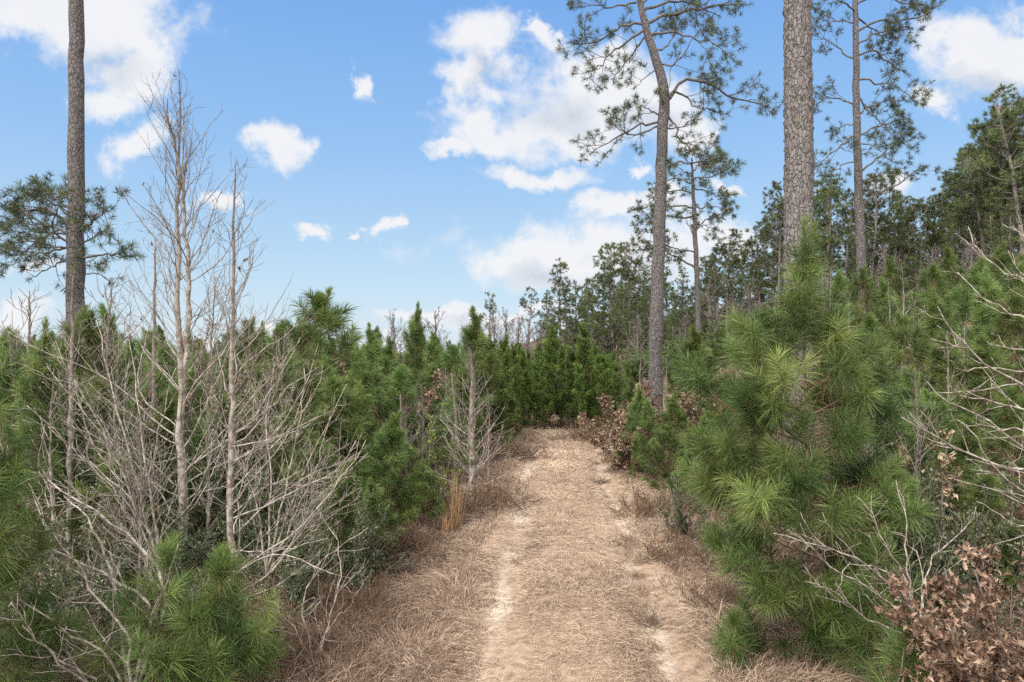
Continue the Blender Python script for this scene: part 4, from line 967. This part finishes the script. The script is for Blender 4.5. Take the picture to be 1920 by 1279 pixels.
mid = [  # px, y, top, kind, width factor, own label or None
    (597, 15, 558, 2, 1.25, 'tall dark young pine standing highest in the thicket left of the path'), (638, 11.4, 728, 0, 1.1, 'bright bushy young pine below the tall dark one'), (690, 13, 668, 1, 1.0, None), (722, 10.8, 790, 1, 1.0, None), (800, 10.9, 872, 3, 1.0, 'short young pine beside the golden grass clump'),
    (765, 11.6, 838, 0, 1.0, None), (700, 9.6, 905, 3, 1.2, None), (560, 16, 655, 1, 1, None), (520, 19, 622, 0, 1, None), (700, 21, 625, 3, 1, None), (775, 23, 588, 3, .9, None), (660, 18, 650, 2, 1, None), (815, 21, 640, 0, 1, None),
    (885, 19, 598, 1, 1.0, 'tall upright young pine behind the bare cone-shaped sapling'), (850, 18, 652, 2, 1, None), (915, 18.5, 672, 0, 1, None), (868, 16, 700, 1, 1, None), (805, 16, 690, 2, 1, None), (745, 15.5, 700, 0, 1, None), (620, 13, 690, 3, 1, None), (580, 12.5, 690, 2, 1, None),
    (200, 15, 600, 1, 1, None), (152, 13, 590, 2, 1, None), (22, 14, 640, 0, 1, None), (68, 9, 640, 3, .75, 'thin young pine with upright shoots near the left edge'), (100, 19, 655, 1, 1, None), (240, 19, 648, 3, 1, None), (300, 17, 660, 0, 1, None), (380, 17, 655, 1, 1, None), (462, 18, 608, 2, 1, None), (490, 21, 622, 3, 1, None), (425, 15, 665, 0, 1, None), (5, 10.5, 668, 2, 1, None),
    (500, 13, 700, 1, 1, None), (345, 13.5, 700, 2, 1, None), (270, 12.5, 720, 1, 1, None), (540, 10.5, 780, 0, 1.1, None), (460, 11, 770, 3, 1, None), (180, 11, 730, 0, 1, None), (90, 11.5, 720, 3, 1, None), (640, 8.8, 880, 1, 1, None), (590, 9.6, 830, 2, 1, None), (845, 14.5, 745, 3, 1, None),
    (1300, 17, 628, 1, 1.25, 'young pine with rounded tufts, standing alone right of the forked tall pine'), (1218, 14.6, 762, 0, .8, 'young pine growing through the brown shrub at the path bend'), (1195, 15.2, 735, 3, .8, None), (1250, 13.4, 800, 2, .9, None), (1285, 12, 850, 1, .9, None), (1340, 14, 760, 3, 1, None),
    (1700, 12, 600, 2, 1, None), (1772, 11.2, 645, 0, 1, None), (1830, 16, 498, 1, 1, None), (1862, 14, 522, 3, 1, None), (1908, 15, 500, 2, 1, None), (1892, 12.5, 562, 0, 1, None), (1760, 16, 555, 3, 1, None), (1722, 18, 555, 2, 1, None), (1660, 20, 535, 1, 1, None), (1632, 16, 598, 0, 1, None), (1602, 19, 560, 3, 1, None), (1800, 19, 540, 2, 1, None),
    (1690, 10.4, 705, 1, 1.05, None), (1645, 11.2, 680, 3, 1, None), (1752, 9.6, 742, 2, 1, None), (1850, 11, 650, 0, 1, None), (1615, 17.5, 508, 2, .7, 'dark young pine top in front of the slim hillside pine trunk'), (1560, 15, 590, 1, 1, None), (1430, 21, 640, 0, 1, None), (1450, 25, 598, 3, 1, None), (1395, 28, 615, 2, 1, None), (1690, 7.9, 878, 3, 1.1, None), (1795, 8.6, 800, 1, 1, None), (1900, 9.5, 730, 2, 1, None), (1840, 8, 900, 0, 1, None), (1420, 17, 700, 1, 1, None), (1480, 18, 640, 2, 1, None),
    (1265, 15.5, 745, 3, 1, None), (1315, 13, 790, 1, 1, None), (1365, 15, 740, 0, 1, None), (1180, 17.5, 720, 1, .8, None), (1275, 19, 690, 2, 1, None), (1405, 13, 740, 2, 1, None), (600, 11.5, 760, 1, 1, None), (680, 12, 740, 0, 1, None), (300, 10, 760, 3, 1, None), (400, 10.8, 760, 1, 1, None), (140, 9.5, 760, 0, 1, None), (220, 8.4, 860, 2, 1, None), (575, 25, 600, 1, 1, None), (1575, 25, 520, 0, 1, None), (1680, 27, 490, 1, 1, None), (1745, 25, 500, 2, 1, None), (1780, 28, 470, 3, 1, None), (1875, 24, 465, 1, 1, None), (1930, 20, 470, 0, 1, None), (1525, 28, 540, 3, 1, None), (1350, 30, 612, 1, 1, None)]
pr = np.random.default_rng(8)
for px, y in [(u_ , v_) for v_ in (24, 29, 35, 42) for u_ in range(-20, 940, 62)]:
    px = px + pr.normal() * 14; y = y + pr.normal() * 1.2
    if 640 < px < 680: continue
    mid.append((px, y, 658 - pr.random() ** 2 * 40 + 2 * (px > 640), int(pr.integers(0, 4)), 1.0, None))
names = auto_labels([m for m in mid], 'young green pine', LM_NEAR)
for (px, y, top, v, sx, lab), nm in zip(mid, names):
    g = ground_at(px, y); ht = CAMZ + (639.5 - top) / F * y - g[2]
    MID[v].put(g - [0, 0, .02], max(.7, ht), lab or nm, pr.random() * 6.28, np.clip(sx * (3.2 / max(ht, .7)) ** 0.35 * (0.92 + .16 * pr.random()), .6, 1.5), 'young pines in the thickets')

row = [(962, 25.6, 655), (982, 26, 662), (1004, 26.6, 668), (1030, 26, 622), (1052, 27.5, 655), (1075, 26.8, 662), (1101, 26.2, 618), (1122, 27.4, 672), (1142, 26.8, 668), (1160, 28, 688), (1178, 28.6, 684), (940, 24, 640), (925, 22.5, 640), (948, 21, 665), (968, 23.6, 690), (990, 25.2, 700), (1016, 25.4, 690), (1062, 25.8, 700), (1088, 25.6, 690), (1112, 25.9, 705), (1135, 25.6, 700)]
for k in range(34):
    row.append((935 + 300 * pr.random(), 28.5 + 12 * pr.random(), 645 + 40 * pr.random()))
row = [(a_, b_ - 2.6, c_) for a_, b_, c_ in row]
names = auto_labels(row, 'upright young pine in the row at the path end', [(962, 'the bare cone-shaped sapling'), (1030, 'the first pointed one'), (1101, 'the second pointed one'), (1190, 'the forked tall pine')])
for k, ((px, y, top), nm) in enumerate(zip(row, names)):
    nm = nm.replace('upright young pine in the row at the path end', 'upright row pine at the path end,')
    if (px, y) == (1030, 26 - 2.6): nm = 'pointed tall young pine, first of two overtopping the row at the path end'
    if (px, y) == (1101, 26.2 - 2.6): nm = 'pointed tall young pine, second of two overtopping the row at the path end'
    g = ground_at(px, y); ht = max(1.5, CAMZ + (639.5 - top) / F * y - g[2])
    ROW[k % 3].put(g - [0, 0, .02], ht, nm, pr.random() * 6.28, 0.95 + .25 * pr.random(), 'young pines in the row at the path end')

# ------------------------------------------------------------------ shrubs
def put_shrub(label, px, y, top, R, seed, **k):
    g = ground_at(px, y); return leafy_shrub(label, g, max(.3, CAMZ + (639.5 - top) / F * y - g[2]), R, seed, **k)
OK_ = dict(leaf='oak', name='oak_shrub', cat='oak shrub', matl='oak_leaf')
put_shrub('dense oak shrub with curled brown dead leaves in the lower right corner', 1878, 4.7, 1015, 0.66, 501, nleaf=9000, size=.056, stems=24, elev=(35, 85), dens2=9, **OK_)
put_shrub('brown-leaved oak sapling standing up among young pines left of the path', 730, 15.5, 655, 0.75, 502, nleaf=2400, size=.085, lo=.5, elev=(52, 82), stems=11, **OK_)
put_shrub('large reddish brown oak shrub on the right edge of the path before the bend', 1196, 15.8, 726, 1.0, 503, nleaf=5600, size=.08, stems=22, elev=(25, 80), **OK_)
put_shrub('brown oak shrub on the bank below the forked pine trunk', 1245, 18.2, 700, .9, 504, nleaf=2600, size=.085, stems=18, elev=(25, 80), **OK_)
put_shrub('brown leafy oak shrub on the bank right of the lone rounded pine', 1390, 18.0, 685, 1.2, 505, nleaf=3600, size=.085, stems=22, elev=(20, 75), **OK_)
put_shrub('small cluster of brown oak leaves under the long pale branches', 1742, 7.4, 822, 0.36, 506, nleaf=600, size=.065, stems=8, lo=.6, elev=(60, 85), **OK_)
put_shrub('low brown oak sprig in front of the seedling pine', 1655, 4.75, 1190, 0.22, 507, nleaf=220, size=.065, stems=6, elev=(30, 75), **OK_)
put_shrub('brown oak shrub just left of the big bushy pine on the bank', 1330, 16.0, 715, .8, 508, nleaf=1500, size=.085, stems=14, elev=(25, 75), **OK_)
put_shrub('rusty-leaved shrub caught in the branches behind the twin-stemmed tree', 375, 10.2, 640, .8, 509, nleaf=900, size=.05, stems=10, lo=.6, elev=(60, 86), leaf='small', matl='oak_leaf', name='oak_shrub', cat='oak shrub')
put_shrub('yellow-green leafy shrub between the young pines and the bare cone-shaped sapling', 822, 12.6, 770, .42, 510, nleaf=1300, size=.05, stems=10, elev=(60, 86), matl='yellow_leaf', name='leafy_shrub')
SE = [(640, 8.6, 880, .7, 'grey-green small-leaved shrub beneath the fanning branches of the slim pale sapling'), (560, 7.8, 960, .6, 'low grey-green shrub in front of the thicket, left of the grass edge'), (500, 9.2, 870, .75, 'dark small-leaved shrub right behind the slim pale sapling'), (250, 9.4, 800, .8, 'dark leafy shrub left behind the twin-stemmed tree'),
      (415, 10, 780, .8, 'leafy shrub between the twin-stemmed tree and the slim sapling'), (330, 8.2, 930, .7, 'low leafy shrub at the foot of the twin-stemmed tree'), (1282, 10.4, 870, .42, 'small grey-green shrub at the right verge, left of the big bushy pine'), (1690, 7.2, 850, .6, 'grey-green leafy shrub right behind the big bushy pine'), (120, 7.2, 940, .7, 'dark leafy shrub behind the tangled bare branches'),
      (50, 6.4, 1010, .6, 'low leafy shrub near the left edge under the pine boughs'), (200, 6.4, 1100, .55, 'low dark shrub in the tangle left of the small dark pine'), (1780, 7.0, 890, .6, 'leafy shrub behind the brown oak shrub'), (1880, 8.0, 860, .7, 'leafy shrub beneath the long pale branches at the right edge'), (470, 6.6, 1130, .4, 'low leafy shrub at the foot of the slim pale sapling'), (700, 9.0, 1000, .45, 'low shrub at the grass edge below the young pines'), (1600, 8.4, 900, .6, 'leafy shrub hidden close behind the big bushy pine'), (1130, 21.5, 800, .8, 'pale grey-green shrub at the path bend, left of the reddish oak shrub')]
SK = [Kind(lambda l, p: leafy_shrub(l, p, 1.2, .7, 521, nleaf=7000, size=.030, stems=22, elev=(30, 82), dens2=9), 1.2), Kind(lambda l, p: leafy_shrub(l, p, 1.2, .75, 522, nleaf=6000, size=.034, stems=20, elev=(20, 82), dens2=9), 1.2)]
for k, (px, y, top, R, lab) in enumerate(SE):
    g = ground_at(px, y); ht = max(.4, CAMZ + (639.5 - top) / F * y - g[2]); SK[k % 2].put(g, ht, lab, fr.random() * 6.28, R / .7 * 1.2 / ht, 'small-leaved evergreen shrubs')

# brown twiggy brush along the verges
def brush(label, px, y, Ht, R, seed, n=60, tint=.6):
    g = ground_at(px, y); r = np.random.default_rng(seed); e = empty('dead_brush', g, label, 'dead brush', 'brown dead brush along the verges')
    p = np.zeros((n, 3)); p[:, :2] = r.normal(size=(n, 2)) * R * .35
    B1 = grow(p, np.stack([r.normal(size=n) * .7, r.normal(size=n) * .7, np.ones(n)], 1), Ht * (.6 + .6 * r.random(n)), 7, -.1, .18, r)
    i2 = np.repeat(np.arange(n), 5); q, T = at(B1, i2, .2 + .8 * r.random(len(i2)))
    B2 = grow(q, sidedir(T, np.radians(45 + 14 * r.normal(size=len(i2))), r), .10 + .25 * Ht * r.random(len(i2)), 5, 0, .2, r)
    i3 = np.repeat(np.arange(len(B2)), 2); q, T = at(B2, i3, .2 + .8 * r.random(len(i3)))
    B3 = grow(q, sidedir(T, np.radians(45 + 14 * r.normal(size=len(i3))), r), .05 + .10 * r.random(len(i3)), 4, 0, .2, r)
    w = Buf(); ww = .0016 * (.7 + y / 9)
    w.tubes(B1, np.full((n, 7), ww * 1.6), 4, .2); w.tubes(B2, np.full((len(B2), 5), ww), 3, .6); w.tubes(B3, np.full((len(B3), 4), ww * .8), 3, .9)
    w.obj('stems', [M['bark_young']], e, True)
brush('brown dead brush under the bare cone-shaped sapling', 905, 12.2, .7, 1.0, 601, 90)
brush('low brown brush at the grass edge below the small bare shrub', 640, 7.6, .45, .9, 602, 80)
brush('brown brush in the shade at the foot of the slim pale sapling', 520, 6.2, .4, .8, 603, 80)
brush('tall brown brush on the right verge beyond the small grey-green shrub', 1235, 11.8, .5, .9, 604, 80)
brush('brown brush at the right verge in front of the big bushy pine', 1360, 7.6, .35, .7, 605, 70)
brush('grey-brown brush at the path bend', 1118, 20.5, .8, 1.0, 606, 80)
brush('brown brush on the left verge before the path bend', 960, 17.5, .5, .9, 607, 80)
brush('dark brown brush in the lower left tangle', 170, 5.6, .7, .9, 608, 90)
brush('dark reddish brush at the grass edge in front of the small whitish shrub', 545, 6.6, .45, .9, 610, 110)
brush('dark brown brush low at the bottom edge, right of the bright green pine', 540, 5.3, .35, .8, 611, 110)
brush('dark brush at the grass edge below the young pines, short of the golden clump', 745, 9.8, .45, .9, 612, 90)
brush('brown brush on the right verge halfway to the brown oak shrub', 1290, 9.6, .35, .8, 613, 80)
brush('brown brush between the small dark pine and the bright green pine', 350, 5.9, .6, .8, 609, 80)

# golden broomsedge
def sedge(label, px, y, Ht, n, seed):
    g = ground_at(px, y); r = np.random.default_rng(seed); b = Buf()
    O = np.zeros((n, 3)); O[:, :2] = r.normal(size=(n, 2)) * .055
    D = unit(np.stack([r.normal(size=n) * .13 + .03, r.normal(size=n) * .13, np.ones(n)], 1))
    b.blades(O, D, Ht * (.45 + .6 * r.random(n)), .0045, np.clip(.5 + .2 * r.normal(size=n), 0, 1), .05, True, r=r)
    o = b.obj('grass_clump', [M['gold_grass']]); o.location = g; o['label'] = label; o['category'] = 'grass clump'
sedge('upright golden broomsedge clump on the left verge of the path', 853, 11.2, 1.08, 75, 701)
sedge('small golden grass tuft beside the upright golden clump', 838, 10.9, .5, 60, 702)

# ------------------------------------------------------------------ camera, light, sky
cam = bpy.data.objects.new('camera', bpy.data.cameras.new('camera')); C.objects.link(cam)
cam.data.sensor_width = 36; cam.data.lens = 24; cam.data.clip_end = 3000; cam.data.clip_start = .05
cam.location = (0, 0, CAMZ); cam.rotation_euler = (R_(90), 0, 0)
bpy.context.scene.camera = cam

SUN_EL, SUN_AZ = R_(47), R_(218)          # clockwise from +Y: behind the camera, to its left
sd = np.array([math.sin(SUN_AZ) * math.cos(SUN_EL), math.cos(SUN_AZ) * math.cos(SUN_EL), math.sin(SUN_EL)])
sun = bpy.data.objects.new('sun', bpy.data.lights.new('sun', 'SUN')); C.objects.link(sun)
sun.data.energy = 2.8; sun.data.angle = R_(22); sun.data.color = (1, .965, .91)
from mathutils import Vector
sun.rotation_euler = Vector(-sd).to_track_quat('-Z', 'Y').to_euler()

w = bpy.data.worlds.new('World'); bpy.context.scene.world = w; w.use_nodes = True
t = NT(w)
tc = t.n('ShaderNodeTexCoord'); sep = t.n('ShaderNodeSeparateXYZ'); t.l(tc.outputs['Generated'], sep.inputs[0])
sky = t.n('ShaderNodeTexSky', sky_type='NISHITA', sun_disc=False, sun_elevation=SUN_EL, sun_rotation=SUN_AZ, air_density=1.0, dust_density=0.4, ozone_density=1.6)
skyc = t.mix(1.0, sky.outputs[0], (0.125, 0.125, 0.125, 1), 'MULTIPLY')
# measured look of this day's sky: deep blue overhead, milky at the horizon
el = t.math('ARCSINE', sep.outputs['Z'])
grad = t.ramp(t.math('MULTIPLY', el, 1 / 0.9), [(0.0, (0.68, 0.82, 0.94, 1)), (0.10, (0.54, 0.75, 0.945, 1)), (0.30, (0.325, 0.585, 0.955, 1)), (0.60, (0.165, 0.405, 0.91, 1)), (1.0, (0.08, 0.25, 0.72, 1))])
skyc = t.mix(0.85, skyc, grad)
# clouds: soft ellipses on the sky in direction space (x/y, z/y), broken up by noise
yy = t.math('MAXIMUM', sep.outputs['Y'], 0.05)
cu = t.n('ShaderNodeCombineXYZ'); t.l(t.math('DIVIDE', sep.outputs['X'], yy), cu.inputs[0]); t.l(t.math('DIVIDE', sep.outputs['Z'], yy), cu.inputs[1])
def cn(sc, det, rough, src):
    n = t.n('ShaderNodeTexNoise'); n.inputs['Scale'].default_value = sc; n.inputs['Detail'].default_value = det; n.inputs['Roughness'].default_value = rough
    t.l(src, n.inputs['Vector']); return n
wn = cn(5.5, 6, .62, cu.outputs[0])
wm = t.n('ShaderNodeVectorMath', operation='MULTIPLY_ADD'); wm.inputs[1].default_value = (.26, .18, 0); t.l(wn.outputs['Color'], wm.inputs[0])
wo = t.n('ShaderNodeVectorMath', operation='ADD'); wo.inputs[1].default_value = (-.13, -.09, 0); t.l(cu.outputs[0], wo.inputs[0]); t.l(wo.outputs[0], wm.inputs[2])
CL = [(190, 35, 150, 85), (275, 70, 75, 65), (240, 130, 95, 65), (215, 180, 70, 40), (60, 20, 120, 60), (275, 262, 62, 36), (545, 280, 40, 42), (690, 140, 22, 34), (905, 95, 78, 72), (850, 165, 50, 45), (895, 225, 85, 50), (840, 278, 50, 20), (920, 255, 90, 32),
      (1100, 190, 130, 90), (1050, 245, 115, 55), (1190, 180, 100, 100), (1110, 115, 95, 45), (1012, 52, 25, 26), (1255, 245, 95, 55), (1330, 250, 34, 30), (960, 325, 56, 28), (1035, 337, 62, 22), (1150, 395, 55, 32), (1220, 395, 70, 34), (1040, 482, 120, 40), (1130, 465, 95, 38), (935, 487, 72, 30), (1010, 515, 110, 26), (1220, 485, 130, 50), (1060, 484, 205, 50), (1180, 478, 120, 60), (1000, 470, 60, 30), (1350, 440, 110, 42),
      (600, 430, 36, 15), (748, 439, 28, 15), (685, 441, 18, 8), (860, 590, 130, 15), (960, 582, 80, 13), (1850, 115, 115, 70), (1755, 200, 52, 30), (1795, 85, 70, 50), (1910, 60, 70, 60), (35, 590, 65, 22), (80, 512, 62, 20), (1670, 350, 62, 30), (1357, 352, 24, 14), (390, 398, 80, 14), (1178, 320, 26, 12), (560, 650, 260, 22)]
GR = [(1010, 515, 130, 34), (1180, 505, 130, 34), (190, 105, 110, 50), (1050, 215, 80, 50), (930, 595, 120, 12), (890, 150, 40, 50), (1860, 165, 100, 40), (1200, 220, 80, 40)]
def field(lst):
    m = None
    for px, py, rx, ry in lst:
        a = t.n('ShaderNodeVectorMath', operation='MULTIPLY_ADD'); cxx, cyy = (px - 960) / F, (639.5 - py) / F
        a.inputs[1].default_value = (F / rx, F / ry, 0); a.inputs[2].default_value = (-cxx * F / rx, -cyy * F / ry, 0); t.l(wm.outputs[0], a.inputs[0])
        l_ = t.n('ShaderNodeVectorMath', operation='LENGTH'); t.l(a.outputs[0], l_.inputs[0])
        m = l_.outputs['Value'] if m is None else t.math('SMOOTH_MIN', m, l_.outputs['Value'], 0.25)
    return m
dmin = field(CL); gmin = field(GR)
fb = cn(13, 7, .62, cu.outputs[0]); fb2 = cn(34, 4, .6, cu.outputs[0])
den = t.math('SUBTRACT', 1.20, dmin); den = t.math('ADD', den, t.math('MULTIPLY_ADD', fb.outputs['Fac'], 2.0, -1.0)); den = t.math('ADD', den, t.math('MULTIPLY_ADD', fb2.outputs['Fac'], .6, -.3))
mask = t.n('ShaderNodeMapRange', interpolation_type='SMOOTHSTEP'); mask.inputs[1].default_value = -.15; mask.inputs[2].default_value = .80; t.l(den, mask.inputs[0])
fwd = t.n('ShaderNodeMapRange'); fwd.inputs[1].default_value = .12; fwd.inputs[2].default_value = .3; t.l(sep.outputs['Y'], fwd.inputs[0])
# scattered cloud outside the view, unseen, added for its light
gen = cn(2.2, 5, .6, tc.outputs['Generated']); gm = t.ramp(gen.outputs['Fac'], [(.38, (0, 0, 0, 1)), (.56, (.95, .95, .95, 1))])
mk = t.mix(fwd.outputs[0], gm, t.math('MULTIPLY', mask.outputs[0], .97))
grey = t.math('SUBTRACT', 1.0, gmin, clamp=True); grey = t.math('MULTIPLY', grey, t.math('MULTIPLY_ADD', fb.outputs['Fac'], 1.2, .5))
white = t.mix(t.math('MULTIPLY', grey, .95, clamp=True), (.93, .93, .95, 1), (.58, .64, .74, 1))
white = t.mix(t.math('MULTIPLY_ADD', fb.outputs['Fac'], .8, -.2, clamp=True), white, (.80, .84, .90, 1))
skyc = t.mix(mk, skyc, white)
skyc = t.mix(1.0, skyc, (0.5, 0.5, 0.5, 1), 'MULTIPLY')       # the camera's exposure is one stop up
bright = t.mix(1.0, gm, (2.3, 2.24, 2.14, 1), 'MULTIPLY')     # unseen cloud glow overhead and behind, added as soft fill light
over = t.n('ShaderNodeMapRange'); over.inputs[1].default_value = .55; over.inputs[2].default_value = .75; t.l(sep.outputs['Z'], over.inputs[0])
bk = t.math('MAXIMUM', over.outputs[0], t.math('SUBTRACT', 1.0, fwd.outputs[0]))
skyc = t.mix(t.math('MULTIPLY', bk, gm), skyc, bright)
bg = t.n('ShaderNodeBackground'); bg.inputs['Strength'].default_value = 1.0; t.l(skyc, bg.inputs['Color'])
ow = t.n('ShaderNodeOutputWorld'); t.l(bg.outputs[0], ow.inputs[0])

sc = bpy.context.scene
sc.view_settings.view_transform = 'Standard'; sc.view_settings.look = 'None'; sc.view_settings.exposure = 1.0; sc.view_settings.gamma = 1.0
cy = sc.cycles
cy.max_bounces = 5; cy.diffuse_bounces = 3; cy.glossy_bounces = 2; cy.transmission_bounces = 3; cy.transparent_max_bounces = 4
cy.use_denoising = False
cy.use_adaptive_sampling = True; cy.adaptive_threshold = 0.02
sc.render.use_persistent_data = False
